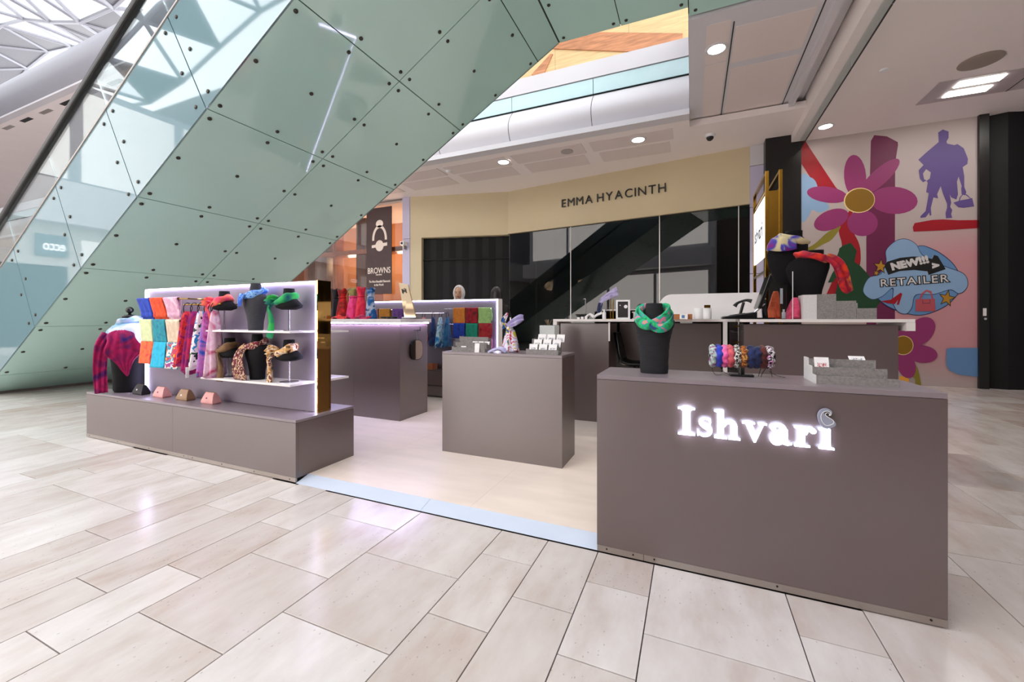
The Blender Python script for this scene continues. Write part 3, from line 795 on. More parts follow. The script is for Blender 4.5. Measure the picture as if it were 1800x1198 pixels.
# lower flower
paint('olive_stem', C4([(425, 960), (450, 990), (472, 1090), (470, 1120), (435, 1120), (430, 1060), (405, 1030)]), 'olive')
paint('orange_leaf', C4([(320, 1040), (385, 1040), (390, 1100), (320, 1090)]), 'orange', False)
for p in (ell(1500 + 465 / 3.99, 400 + 730 / 3.99, 31, 21, -42), ell(1500 + 480 / 3.99, 400 + 885 / 3.99, 27, 15.5, 6), ell(1500 + 368 / 3.99, 400 + 962 / 3.99, 24, 16, 70), ell(1500 + 250 / 3.99, 400 + 900 / 3.99, 24, 18, 150), ell(1500 + 300 / 3.99, 400 + 740 / 3.99, 24, 16, 60)):
    paint('petal', p, 'petal', False)
paint('flower_ring', ell(1500 + 347 / 3.99, 400 + 824 / 3.99, 18, 17, 0), 'cream', False)
paint('flower_centre', ell(1500 + 347 / 3.99, 400 + 824 / 3.99, 17, 16, 0), 'gold', False)
paint('blue_patch', C4([(650, 848), (680, 842), (880, 842), (880, 1045), (740, 1030), (670, 1000), (648, 960)]), 'sky2', False)
obj('skirting', MB().box(1.97, 4.517, MY - .13, MY - .125, 0.0, 0.001), M['soffit'], mural)

pil = struct('pillar', MB().box(1.36, 1.965, MY - .02, MY + .5, 0, SOF), M['black_wall'])
pil['label'] = 'black clad pillar between shopfront and mural'
bs = thing('folding_shutter', 'tall black folding shutter right of the painted mural', 'shutter', (5.5, MY, 0)); bs['kind'] = 'structure'
obj('jamb', MB().box(4.517, 4.64, MY - .06, MY + .1, 0, 4.7), M['black_wall'], bs)
for k in range(14):
    x0 = 4.64 + k * .26
    p = MB(); wallq(p, Vector((x0, MY + (.0 if k % 2 else .09), 0)), Vector((x0 + .26, MY + (.09 if k % 2 else 0), 0)), .0, 4.7, .03)
    obj('shutter_leaf', p, M['shutter'], bs)
obj('lock_plate', MB().box(4.56, 4.6, MY - .07, MY - .06, 1.25, 1.38), M['card'], bs)
obj('lock_knob', MB().cyl((4.58, MY - .085, 1.2), (4.58, MY - .06, 1.2), .02), M['chrome'], bs)

# ---------------------------------------------------------------- the rest of the hall, behind the camera, with added fill panels
struct('wall_right', MB().box(9.0, 9.3, -14, 10.2, 0, 6), M['white_paint'])
struct('wall_far', MB().box(-64, 9.3, 15, 15.3, 0, 16), M['white_paint'])
wb = struct('wall_back', MB().box(-64, 9.3, -14.3, -14, 0, 18), mat('brown_grey_plaster', (98, 84, 78), .6))
struct('wall_left', MB().box(-64.3, -64, -14, 16, 0, 18), M['white_paint'])
op = thing('opposite_shops', 'row of pale shopfronts across the hall with white ecco letters', 'shopfront', (-22, -6, 0)); op['kind'] = 'structure'
obj('shop_block', MB().box(-23.2, -22.2, -14, 1.0, 0, 4.8), mat('pale_shop_wall', (206, 200, 196), 0.5), op)
obj('balcony_band', MB().box(-23.2, -21.6, -14, 1.6, 4.8, 6.4), M['white_paint'], op)
obj('shop_window', MB().box(-22.2, -22.17, -2.6, -.2, 0.2, 3.2), M['shop_glass'], op)
sg = obj('sign_board', MB().box(-22.2, -22.1, -2.6, -1.75, 3.55, 4.35), mat('blue_grey_sign', (96, 116, 128), .5), op)
text_obj('sign_letters', 'ecco', .52, emat('lit_shop_letters', (255, 255, 255), .9), face_mtx((-22.08, -2.52, 3.78), (0, 1, 0), (0, 0, 1)), sg, 0.01, 'LEFT', .006, 1.0, .62)

for k in range(1, 4):
    y0 = -13.4 + k * 3.6
    for z0, z1 in ((.3, 4.3), (6.6, 10.2)):
        if k == 3 and z0 < 1: continue
        obj('fill_panel', MB().box(-22.19, -22.16, y0, y0 + 3.2, z0, z1), M['lit_shop'], op)  # unseen glowing panel added as fill light from the left
obj('upper_wall', MB().box(-23.2, -22.2, -14, 1.0, 6.4, 10.5), M['shell'], op)
ls = thing('fill_shops', 'row of added glowing fill panels framed as shop windows behind the viewer', 'shopfront', (-11, -9, 0)); ls['kind'] = 'structure'
obj('shop_wall', MB().box(-19, -4, -9.4, -9.0, 0, 10.8), M['white_paint'], ls)  # unseen wall added to carry the fill panels
for k in range(4):
    x0 = -18.6 + k * 3.6
    for z0, z1 in ((.2, 4.4), (6.2, 10.4)):
        w = obj('fill_panel', MB().box(x0, x0 + 3.4, -8.99, -8.96, z0, z1), M['fill_soft'], ls)  # added emitter brightening the kiosk, framed like a shop window
        obj('panel_frame', MB().box(x0 - .08, x0, -9.0, -8.9, z0 - .1, z1 + .1).box(x0 + 3.4, x0 + 3.48, -9.0, -8.9, z0 - .1, z1 + .1).box(x0, x0 + 3.4, -9.0, -8.9, z1, z1 + .1), M['white_paint'], w)
for k in range(4):
    obj('display_plinth', MB().box(-18.2 + k * 3.6, -15.8 + k * 3.6, -8.95, -8.7, 0, .7), M['wood'], ls)  # unseen plinths added to dress the fill panels
obj('balcony_edge', MB().box(-19, -4, -8.9, -8.0, 4.7, 5.8), M['white_paint'], ls)
for x in (-9.0, -11.2, -14.0):
    ld = bpy.data.lights.new('shop_lamp', 'POINT'); ld.energy = 34; ld.color = (1, .74, .46); ld.shadow_soft_size = .3
    lo = bpy.data.objects.new('shop_lamp', ld); lo.location = (x, BY + 1.4, 3.2); col.objects.link(lo)
    lo.parent = br; lo.matrix_parent_inverse = Matrix.Translation(-Vector((-10, 10.2, 0)))

# ================================================================ ESCALATOR
TS = 0.591
TH = math.atan(TS); ST, CT = math.sin(TH), math.cos(TH)
YN, YM, YF = 2.64, 4.10, 5.56
def EP(x, y, off=0.0):
    """point on the escalator underside at plan x, raised by off along its normal"""
    return Vector((x - off * ST, y, 6.034 + TS * x + off * CT))
def build_escalator():
    t = thing('escalator', 'escalator clad in pale green glass rising over the kiosk', 'escalator', (-10.1, 4.1, 0))
    J = [-10.14, -9.63, -8.36, -7.09, -5.82, -4.55, -3.28, -2.01, -1.70]
    g = 0.006
    bolt = MB(); bolt.lathe((0, 0, 0), [(.001, -.014), (.014, -.014), (.02, -.011), (.022, -.004), (.022, .0)], n=10)
    bme = mesh_of(bolt, 'bolt', M['bolt'], True)
    def fix(p, rot, parent):
        o = bpy.data.objects.new('bolt', bme); o.location = p; o.rotation_euler = rot
        link(o, parent)
    rot_u = (0, -TH, 0)          # underside normal
    rot_s = (-PI / 2, 0, 0)      # side faces -Y
    for a, b in zip(J, J[1:]):
        for y0, y1 in ((YN, YM), (YM, YF)):
            if b - a > 0.4 or b == J[-1]:
                pass
            p = MB(); q = [EP(a + g * .8, y0 + g), EP(b - g * .8, y0 + g), EP(b - g * .8, y1 - g), EP(a + g * .8, y1 - g)]
            q2 = [EP(a + g * .8, y0 + g, .02), EP(b - g * .8, y0 + g, .02), EP(b - g * .8, y1 - g, .02), EP(a + g * .8, y1 - g, .02)]
            p.hexa(q + q2)
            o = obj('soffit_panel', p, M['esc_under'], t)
            if b - a > 1.0:
                e = .085
                for fx, fy in ((a + e, y0 + e), (b - e, y0 + e), (a + e, y1 - e), (b - e, y1 - e), (a + e, (y0 + y1) / 2), (b - e, (y0 + y1) / 2),
                               ((a + b) / 2, (y0 + y1) / 2), ((a + b) / 2, y0 + e), ((a + b) / 2, y1 - e)):
                    fix(EP(fx, fy), rot_u, o)
    obj('soffit_lining', MB().hexa([EP(J[0], YN + .01, .021), EP(J[-1], YN + .01, .021), EP(J[-1], YF - .01, .021), EP(J[0], YF - .01, .021),
                                     EP(J[0], YN + .01, .1), EP(J[-1], YN + .01, .1), EP(J[-1], YF - .01, .1), EP(J[0], YF - .01, .1)]), M['joint'], t)
    # flat landing
    LX = [-1.69, -0.86, -0.045, 0.76, 1.5]
    zl = 5.03
    for a, b in zip(LX, LX[1:]):
        for y0, y1 in ((YN, YM), (YM, YF if b < 0 else 5.72)):
            o = obj('landing_panel', MB().box(a + g, b - g, y0 + g, y1 - g, zl, zl + .02), M['esc_under'], t)
            for fx in (a + .08, b - .08):
                for fy in (y0 + .09, (y0 + y1) / 2, y1 - .09): fix((fx, fy, zl), (0, 0, 0), o)
    obj('landing_lining', MB().box(-1.69, -.05, YN + .01, YF - .012, zl + .021, zl + .6).box(-.05, 1.5, YN + .01, 5.7, zl + .021, zl + .6).box(-1.75, -1.685, YN + .01, YF - .01, zl + .004, zl + .06), M['joint'], t)
    # near side cladding, perpendicular joints, and clear balustrade above it
    D, HB = 1.30, 0.60
    S = [-12.2, -10.9] + J[1:-1] + [-0.74]
    for a, b in zip(S, S[1:]):
        p = MB(); q = []
        for yy in (YN, YN + .018):
            q += [(EP(a + g, yy).x, yy, max(.02, EP(a + g, yy).z)), (EP(b - g, yy).x, yy, max(.02, EP(b - g, yy).z)), tuple(EP(b - g, yy, D)), tuple(EP(a + g, yy, D))]
        p.hexa(q)
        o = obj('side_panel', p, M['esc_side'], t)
        for fx, off in ((a + .1, .12), (b - .1, .12), (a + .1, D - .12), (b - .1, D - .12), (a + .1, D / 2 + .06), (b - .1, D / 2 - .06)):
            q_ = EP(fx, YN, off)
            if q_.z > .2: fix(q_, rot_s, o)
        p = MB(); q = []
        for yy in (YN + .02, YN + .032):
            q += [tuple(EP(a + g * .5, yy, D + .02)), tuple(EP(b - g * .5, yy, D + .02)), tuple(EP(b - g * .5, yy, D + HB)), tuple(EP(a + g * .5, yy, D + HB))]
        p.hexa(q)
        obj('balustrade_glass', p, M['balustrade'], t)
    def beam(y0, y1, o0, o1, x0=-12.4, x1=-.6):
        return MB().hexa([EP(x0, y0, o0), EP(x1, y0, o0), EP(x1, y1, o0), EP(x0, y1, o0), EP(x0, y0, o1), EP(x1, y0, o1), EP(x1, y1, o1), EP(x0, y1, o1)])
    obj('side_rail', beam(YN - .012, YN + .06, D, D + .022), M['steel'], t)
    obj('handrail', beam(YN - .02, YN + .07, D + HB, D + HB + .085), M['rubber'], t, bevel=.02)
    obj('step_deck', beam(YN + .06, YF, D - .45, D - .4, -10.4), M['steel'], t)
    obj('side_lining', beam(YN + .019, YN + .05, .03, D, -10.6), M['joint'], t)
    o = MB().hexa([EP(-10.14, YF - .02), EP(-1.7, YF - .02), EP(-1.7, YF), EP(-10.14, YF), EP(-10.14, YF - .02, D), EP(-1.7, YF - .02, D), EP(-1.7, YF, D), EP(-10.14, YF, D)])
    obj('far_side_panel', o, M['esc_side'], t)
    obj('base_skirt', MB().box(-10.28, -10.16, YN, YF, 0, .17), mat('grey_skirt', (120, 110, 106), .4), t)
build_escalator()

# ================================================================ KIOSK
PZ = 0.032
M['kiosk_floor'] = mat('pale_cream_tile', (240, 224, 212), 0.3, var=0.05, scale=2.0, stretch=(1, 4, 1))
M['ramp'] = mat('pale_blue_white_ramp', (206, 216, 234), 0.25, var=0.02)
def build_platform():
    t = thing('kiosk_platform', 'low cream tiled platform carrying the kiosk, pale ramp strip in front', 'platform', (-2.4, 4.3, 0))
    obj('base', MB().box(-5.64, .905, 2.26, 5.9, .001, PZ - .006).box(.905, 1.75, 4.5, 5.9, .001, PZ - .006), M['dark'], t)
    xs = [-5.64, -4.74, -3.58, -2.42, -1.268, -.11, .905, 1.75]; ys = [2.26, 3.1, 4.5, 5.9]
    for a, b in zip(xs, xs[1:]):
        for c, d in zip(ys, ys[1:]):
            if a > .9 and c < 4.4: continue
            obj('floor_tile', MB().box(a + .0006, b - .0006, c + .0006, d - .0006, PZ - .006, PZ), M['kiosk_floor'], t)
    for a, b in ((-2.655, -1.56), (-1.558, -.452)):
        obj('ramp_strip', MB().add([(a, 2.15, .001), (b, 2.15, .001), (b, 2.262, PZ + .001), (a, 2.262, PZ + .001), (a, 2.262, .001), (b, 2.262, .001)],
                                   [(0, 1, 2, 3), (3, 2, 5, 4), (0, 3, 4), (1, 5, 2), (0, 4, 5, 1)]), M['ramp'], t)
build_platform()

def counter(name, label, x0, x1, y0, y1, z0, z1, kick=False, top='laminate_top', th=.022, seams=(), topmat=None):
    t = thing(name, label, 'counter', ((x0 + x1) / 2, (y0 + y1) / 2, 0))
    p = .02
    zt = z1 - th
    zb = z0 if not kick else .036
    fx = [x0] + list(seams) + [x1]
    for a, b in zip(fx, fx[1:]):
        obj('front_panel', MB().box(a + (.0008 if a != x0 else 0), b - (.0008 if b != x1 else 0), y0, y0 + p, zb, zt - .0015), M['laminate'], t)
    obj('side_panel', MB().box(x0, x0 + p, y0 + p, y1, zb, zt - .0015), M['laminate'], t)
    obj('side_panel', MB().box(x1 - p, x1, y0 + p, y1, zb, zt - .0015), M['laminate'], t)
    obj('back_panel', MB().box(x0 + p, x1 - p, y1 - p, y1, zb, zt - .0015), M['laminate'], t)
    if topmat is None:
        obj('top_panel', MB().box(x0, x1, y0, y1, zt, z1), M[top], t, bevel=.0015)
    if kick:
        kx = [x0] + [x0 + .17 * (x1 - x0), ] + [x1]
        for a, b in zip(kx, kx[1:]):
            k = obj('kick_plate', MB().box(a + .001, b - .001, y0 - .002, y0 + .012, .006, .036), M['steel'], t)
            n = max(2, int((b - a) / .45) + 1)
            for q in range(n):
                xx = a + .05 + (b - a - .1) * q / (n - 1)
                obj('screw', MB().cyl((xx, y0 - .004, .024), (xx, y0 - .001, .024), .0045, n=8), M['screw'], k)
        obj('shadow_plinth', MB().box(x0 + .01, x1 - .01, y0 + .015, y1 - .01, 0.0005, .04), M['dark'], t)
    return t

# ---------------------------------------------------------------- front counter with the lit sign
FC = counter('sign_counter', 'taupe counter in the foreground carrying the glowing Ishvari sign', -.452, .905, 2.142, 2.512, 0, .912, kick=True)
def stroke(pts, w):
    """variable-width stroke as a polygon strip"""
    L_, R_ = [], []
    n = len(pts)
    for i, (x, y) in enumerate(pts):
        a = pts[max(i - 1, 0)]; b = pts[min(i + 1, n - 1)]
        dx, dy = b[0] - a[0], b[1] - a[1]; d = math.hypot(dx, dy) or 1
        ww = (w(i / (n - 1)) if callable(w) else w) / 2
        L_.append((x - dy / d * ww, y + dx / d * ww)); R_.append((x + dy / d * ww, y - dx / d * ww))
    return L_ + R_[::-1]
def A(cx, cy, rx, ry, a0, a1, n=16):
    return [(cx + rx * math.cos(math.radians(a0 + (a1 - a0) * i / n)), cy + ry * math.sin(math.radians(a0 + (a1 - a0) * i / n))) for i in range(n + 1)]
def RC(x0, x1, y0, y1): return [(x0, y0), (x1, y0), (x1, y1), (x0, y1)]
def serif_letters():
    """bold old-style serif glyphs, cap height 1"""
    S = .058
    g = {}
    g['I'] = (.56, [RC(.15, .41, 0, 1), RC(0, .56, 0, S), RC(0, .56, 1 - S, 1), [(.08, S), (.48, S), (.41, S + .06), (.15, S + .06)], [(.15, 1 - S - .06), (.41, 1 - S - .06), (.48, 1 - S), (.08, 1 - S)]])
    s_path = [(.43, .52), (.40, .60), (.30, .655), (.20, .64), (.125, .575), (.135, .49), (.21, .42), (.32, .355), (.40, .29), (.425, .19), (.375, .09), (.26, .035), (.15, .05), (.08, .11), (.04, .19)]
    s_path = [tuple(p) for p in smooth_open(s_path, 4)]
    g['s'] = (.50, [stroke(s_path, lambda t: .055 + .135 * math.exp(-((t - .5) / .2) ** 2)), RC(.405, .445, .46, .66), RC(.02, .06, .02, .24)])
    arch = [(.30, .44), (.36, .56), (.46, .62), (.56, .58), (.605, .48), (.61, .3), (.61, .04)]
    arch = [tuple(p) for p in smooth_open(arch, 4)]
    g['h'] = (.80, [RC(.10, .30, 0, .97), [(0, 1), (.30, 1), (.30, .93), (.10, .92), (0, .95)], RC(0, .40, 0, S), RC(.44, .80, 0, S), stroke(arch, lambda t: .07 + .13 * min(1, t * 1.7))])
    g['v'] = (.72, [[(.07, .66), (.27, .66), (.45, .20), (.38, -.02), (.34, -.02)], [(.57, .64), (.64, .64), (.39, -.02), (.35, .06)], RC(0, .37, .61, .665), RC(.47, .72, .61, .665)])
    bowl = [tuple(p) for p in smooth_open([(.44, .38), (.34, .365), (.20, .31), (.12, .2), (.15, .08), (.25, .045), (.36, .09), (.44, .17)], 4)]
    topa = [tuple(p) for p in smooth_open([(.08, .50), (.13, .60), (.25, .65), (.38, .62), (.435, .52), (.44, .35)], 4)]
    g['a'] = (.66, [RC(.35, .53, .10, .52), stroke(topa, lambda t: .09 + .06 * t), stroke(bowl, lambda t: .06 + .12 * math.sin(PI * t)), [(.35, .12), (.53, .14), (.60, .07), (.65, .09), (.64, .03), (.52, -.01), (.40, .02)], A(.13, .52, .075, .075, 0, 345)])
    ear = [tuple(p) for p in smooth_open([(.28, .42), (.34, .55), (.43, .62), (.50, .60)], 4)]
    g['r'] = (.60, [RC(.10, .29, 0, .62), [(0, .67), (.29, .67), (.29, .58), (.10, .58), (0, .615)], RC(0, .42, 0, S), stroke(ear, .10), A(.50, .555, .088, .088, 0, 345)])
    g['i'] = (.40, [RC(.10, .30, 0, .62), [(0, .67), (.30, .67), (.30, .58), (.10, .58), (0, .615)], RC(0, .40, 0, S)])
    return g
def build_sign(t):
    g = serif_letters(); H_ = .128; x = -.063
    order = 'Ishvari'; gap = .055
    tot = sum(g[c][0] for c in order) + gap * 6
    k = (.542 + .063) / tot
    y1, y0 = 2.1325, 2.1195
    for c in order:
        w, polys = g[c]
        m = MB()
        for q, P_ in enumerate(polys):
            dz = q * .0003
            m.prism([(x + p[0] * k, .653 + p[1] * H_) for p in P_], lambda p: (p[0], y0 - dz, p[1]), lambda p: (p[0], y1, p[1]))
        o = obj('sign_letter', m, M['led_sign'], t)
        x += (w + gap) * k
    # unlit paisley over the last letter
    px, pz = .512, .748
    pa = [(.020, .010), (.034, .022), (.030, .038), (.012, .050), (-.004, .064), (-.002, .076), (.010, .078), (.016, .070), (.012, .064), (.020, .066), (.020, .080), (.004, .088), (-.016, .080), (-.026, .060), (-.024, .034), (-.012, .012), (.002, .004)]
    pa = [tuple(p) for p in smooth_closed([(px + a, pz + b - .012) for a, b in pa], 5)]
    o = obj('paisley_emblem', MB().prism(pa, lambda p: (p[0], 2.118, p[1]), lambda p: (p[0], 2.133, p[1])), mat('silver_grey_acrylic', (150, 154, 172), .3, var=.05), t)
    o['label'] = 'unlit grey paisley emblem above the last letter'
    cx = sum(p[0] for p in pa) / len(pa) + .003; cz = sum(p[1] for p in pa) / len(pa)
    obj('emblem_outline', MB().tube([(cx + (p[0] - cx) * .72, 2.1175, cz + (p[1] - cz) * .72) for p in pa], .0012, 5, True), M['white'], o)
build_sign(FC)

MC = counter('middle_counter', 'free-standing taupe counter in the middle of the kiosk floor', -2.03, -.932, 3.125, 3.5, PZ, .912)

# ---------------------------------------------------------------- lit display wall on its plinth
def led(name, mb, t): return obj(name, mb, M['led'], t)
def display_wall():
    t = thing('display_wall', 'long taupe plinth with LED edged display wall and shelves', 'display unit', (-4.15, 2.43, 0))
    x0, x1, y0, y1, z1 = -5.657, -2.657, 2.152, 2.718, .457
    p = .02
    for a, b in ((x0, -4.176), (-4.176, x1)):
        obj('plinth_front', MB().box(a + .0008, b - .0008, y0, y0 + p, .036, z1 - .022), M['laminate'], t)
    obj('plinth_end', MB().box(x1 - p, x1, y0 + p + .0005, y1, PZ, z1 - .022), M['laminate'], t)
    obj('plinth_end', MB().box(x0, x0 + p, y0 + p + .0005, y1, PZ, z1 - .022), M['laminate'], t)
    obj('plinth_back', MB().box(x0 + p, x1 - p, y1 - p, y1, PZ, z1 - .022), M['laminate'], t)
    obj('plinth_top', MB().box(x0, x1, y0, y1, z1 - .02, z1), M['laminate_top'], t, bevel=.0015)
    for a, b in ((x0, -3.95), (-3.95, x1)):
        k = obj('kick_plate', MB().box(a + .001, b - .001, y0 - .002, y0 + .012, .006, .036), M['steel'], t)
        for q in range(4):
            xx = a + .06 + (b - a - .12) * q / 3
            obj('screw', MB().cyl((xx, y0 - .004, .022), (xx, y0 - .001, .022), .0045, n=8), M['screw'], k)
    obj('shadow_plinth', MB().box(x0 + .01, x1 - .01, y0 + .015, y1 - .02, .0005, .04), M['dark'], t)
    wx0, wx1, wy, wz = -5.115, -2.708, 2.405, 1.505
    obj('wall_core', MB().box(wx0, wx1 - .012, wy + .012, wy + .108, z1, wz - .008), M['laminate'], t)
    obj('wall_panel', MB().box(wx0 + .012, wx1 - .03, wy, wy + .011, z1 + .004, wz - .02), mat('mauve_grey_display_panel', (132, 122, 138), .45, var=.02), t)
    obj('mirror_end', MB().box(wx1 - .012, wx1, wy - .014, wy + .116, z1, wz), M['gold_mirror'], t)
    obj('wall_cap', MB().box(wx0 - .004, wx1 - .012, wy - .014, wy + .116, wz - .007, wz), M['laminate'], t)
    led('led_strip', MB().box(wx0, wx1 - .013, wy - .012, wy + .011, wz - .019, wz - .0075), t)
    led('led_strip', MB().box(wx1 - .028, wx1 - .0125, wy - .012, wy + .011, z1 + .004, wz - .02), t)
    led('led_strip', MB().box(wx0 - .004, wx0 + .011, wy - .012, wy + .011, z1 + .004, wz - .02), t)
    obj('shelf', MB().box(-3.84, -2.76, 2.185, wy, 1.092, 1.106), M['white_top'], t, bevel=.001)
    obj('shelf', MB().box(-3.84, -2.76, 2.185, wy, .690, .706), M['white_top'], t, bevel=.001)
    # shelves on the far face
    obj('shelf', MB().box(-3.9, -2.73, wy + .108, wy + .33, 1.086, 1.1), M['white_top'], t)
    obj('shelf', MB().box(-3.9, -2.73, wy + .108, wy + .33, .69, .706), M['white_top'], t)
    # gold rails for folded and hanging scarves
    for z, yy, a, b in ((1.378, 2.215, -4.86, -4.06), (1.178, 2.235, -4.86, -4.08), (.972, 2.25, -4.86, -4.12), (1.325, 2.22, -4.14, -3.62)):
        r = obj('scarf_rail', MB().cyl((a, yy, z), (b, yy, z), .007), M['gold'], t)
        for xx in (a + .05, b - .05):
            obj('rail_bracket', MB().cyl((xx, yy, z), (xx, wy + .005, z), .006), M['gold'], r)
    return t
DW = display_wall()

# ---------------------------------------------------------------- scarves, folded over the rails
SC = {}
def folded(label, m, x0, x1, y, z, lf, lb, lean=0.0, group='folded scarves on the rails of the front display wall', fold=.012, seed=0):
    """scarf folded to a rectangle and hung over a rail"""
    rr = random.Random(seed + int(abs(x0) * 1000))
    n, k = 9, 13
    prof = []
    for i in range(k + 1):            # front drop
        s = i / k; prof.append((-fold - .008 - lean * (1 - s) * lf * .9, -(1 - s) * lf))
    for i in range(1, 6):             # over the rail
        a = PI - PI * i / 6; prof.append(((fold + .008) * math.cos(a), (fold) * math.sin(a)))
    for i in range(0, 7):
        s = i / 6; prof.append((fold + .008, -s * lb))
    ph = rr.random() * 6
    g = []
    for a, b in prof:
        row = []
        for j in range(n + 1):
            x = x0 + (x1 - x0) * j / n
            w = .004 * math.sin(ph + j * 1.9 + b * 8) * (.2 + min(1, -b / .1 if b < 0 else 0))
            row.append((x + .003 * math.sin(b * 30 + ph), y + a + w, z + .007 + b))
        g.append(row)
    o = obj('folded_scarf', MB().grid(g), m, smooth=True)
    sm = o.modifiers.new('thick', 'SOLIDIFY'); sm.thickness = .006
    return tag(o, label, 'scarf', group)
rows = [
 (1.378, 2.215, .205, -.30, [('royal blue', [(20, 40, 130), (30, 70, 190), (24, 50, 150)], 'royal blue folded scarf on the top rail, leftmost'),
                  ('orange red', [(200, 40, 16), (236, 84, 30), (216, 50, 20)], 'orange red folded scarf on the top rail, in the middle'),
                  ('pale pink', [(232, 196, 214), (214, 160, 190), (238, 206, 222)], 'pale pink folded scarf on the top rail, at its right end')]),
 (1.178, 2.235, .20, -.10, [('pale green', [(190, 206, 150), (214, 222, 176), (200, 212, 160)], 'pale green folded scarf on the middle rail, leftmost'),
                  ('teal', [(16, 84, 140), (20, 150, 160), (30, 110, 150)], 'teal and blue folded scarf on the middle rail'),
                  ('cream', [(232, 212, 184), (206, 184, 160), (236, 216, 190)], 'cream folded scarf with fine lines on the middle rail')]),
 (.972, 2.25, .20, .12, [('flame', [(220, 40, 50), (240, 110, 50), (200, 24, 60)], 'flame red and orange folded scarf on the lowest rail, leftmost'),
                  ('cyan', [(0, 140, 190), (30, 180, 214), (10, 160, 200)], 'cyan folded scarf on the lowest rail'),
                  ('rainbow', [(230, 190, 40), (190, 60, 90), (60, 140, 170), (230, 220, 210), (150, 60, 130)], 'multicoloured folded scarf with yellow swirls on the lowest rail')])]
for z, y, ln, lean, items in rows:
    for i, (n_, cols, lb) in enumerate(items):
        x0 = -4.85 + i * .215
        folded(lb, clothmat('scarf_' + n_, cols, 12, seed=i + z * 3, const=(n_ == 'rainbow'), sheen=.1), x0 + .003, x0 + .209, y, z, ln + (.03 if n_ in ('cyan', 'rainbow') else 0), .17, lean, seed=i)

def bundle_rings(cx, cy, z0, z1, top, bot, pleats, amp, n=36, m=12, seed=0, bend=(0, 0), axis_swap=False):
    rr = random.Random(seed); ph = [rr.random() * 6 for _ in range(4)]
    rs = []
    for i in range(m + 1):
        s = i / m; e = s ** .7
        rx = top[0] + (bot[0] - top[0]) * e; ry = top[1] + (bot[1] - top[1]) * e
        z = z0 + (z1 - z0) * s
        ring = []
        for j in range(n):
            a = 2 * PI * j / n
            f = 1 + amp * (.35 + .65 * s) * (math.sin(pleats * a + ph[0] + s * 1.3) + .5 * math.sin((pleats + 3) * a + ph[1] - s * 2))
            dz = (.02 * math.sin(3 * a + ph[2]) if i == m else 0)
            ring.append((cx + bend[0] * s + rx * f * math.cos(a), cy + bend[1] * s + ry * f * math.sin(a), z + dz))
        rs.append(ring)
    return rs
def bundle(*a, **k): return MB().rings(bundle_rings(*a, **k))

def ribbon(path, wid, th=.004, wave=.15, across=None, n=9, seed=0, k=5):
    """strip of cloth swept along a path, rippled across its width"""
    rr = random.Random(seed); ph = rr.random() * 6
    pts = smooth_open(path, k); m = len(pts)
    up = Vector(across) if across else Vector((1, 0, 0))
    g = []
    for i, p in enumerate(pts):
        d = (pts[min(i+1, m-1)] - pts[max(i-1, 0)]).normalized()
        a = (up - d * up.dot(d)).normalized(); b = d.cross(a)
        w = wid(i / (m - 1)) if callable(wid) else wid
        g.append([p + a * (w * (j / (n - 1) - .5)) + b * (w * wave * math.sin(ph + j * 1.7 + i * .35)) for j in range(n)])
    return MB().grid(g)
def cloth(name, mb, m, parent=None, th=.004):
    o = obj(name, mb, m, parent, smooth=True)
    s = o.modifiers.new('thick', 'SOLIDIFY'); s.thickness = th
    return o
def collar(c, rx, ry, r, z_amp=.0, tilt=(0, 0), n=28, k=14, seed=0, fat=1.0):
    """loop of bunched scarf round a neck"""
    rr = random.Random(seed); ph = rr.random() * 6
    rs = []
    for i in range(n):
        a = 2 * PI * i / n
        cx, cy = c[0] + rx * math.cos(a), c[1] + ry * math.sin(a)
        cz = c[2] + tilt[0] * math.cos(a) + tilt[1] * math.sin(a)
        ring = []
        for j in range(k):
            b = 2 * PI * j / k
            q = r * (1 + .22 * math.sin(3 * b + 2 * a + ph) + .1 * math.sin(5 * a + ph))
            ring.append((cx + q * math.cos(b) * math.cos(a), cy + q * math.cos(b) * math.sin(a), cz + fat * q * math.sin(b)))
        rs.append(ring)
    return MB().rings(rs, closed=True)

# ---------------------------------------------------------------- hanging scarves on hangers
def hanger_scarf(label, x, y, z, zb, m, wid=.09, group='scarves hanging on the rail of the front display wall', seed=0, m2=None, z2=None):
    t = thing('hanging_scarf', label, 'scarf', (x, y, z), group)
    pts = [(x, y - .03, z - .075), (x, y - .035, z - .03), (x, y - .022, z + .004), (x, y, z + .014), (x, y + .022, z + .004), (x, y + .035, z - .03), (x, y + .02, z - .07)]
    obj('hanger_hook', MB().tube(smooth_open(pts, 4), .0035, 6), M['black_gloss'], t)
    cl = obj('cloth', bundle(x, y, z - .06, zb, (.016, .03), (.042, wid), 6, .16, seed=seed), m, t, smooth=True)
    if m2:
        obj('lining', bundle(x - .012, y + .02, z - .1, z2, (.02, .04), (.04, wid), 6, .14, seed=seed + 3), m2, t, smooth=True)
    return t
hz, hy_ = 1.325, 2.22
hanger_scarf('crimson and magenta patterned scarf on the leftmost hanger', -4.08, hy_, hz, .80, clothmat('crimson', [(130, 10, 50), (190, 20, 60), (220, 60, 40), (150, 20, 110), (110, 10, 60)], 16, sheen=.1), .105, seed=1)
hanger_scarf('deep pink scarf behind the crimson one on a hanger', -3.98, hy_, hz, .74, clothmat('deep_pink', [(190, 30, 110), (120, 20, 100), (210, 40, 80)], 10, sheen=.1), .10, seed=2)
hanger_scarf('white scarf printed with green leaves and blue birds on a hanger', -3.88, hy_, hz, .785, clothmat('leaf_print', [(40, 110, 60), (30, 40, 50), (226, 218, 222), (232, 226, 230), (228, 222, 226), (40, 130, 190), (236, 230, 234)], 11, const=True, sheen=.1), .095, seed=3)
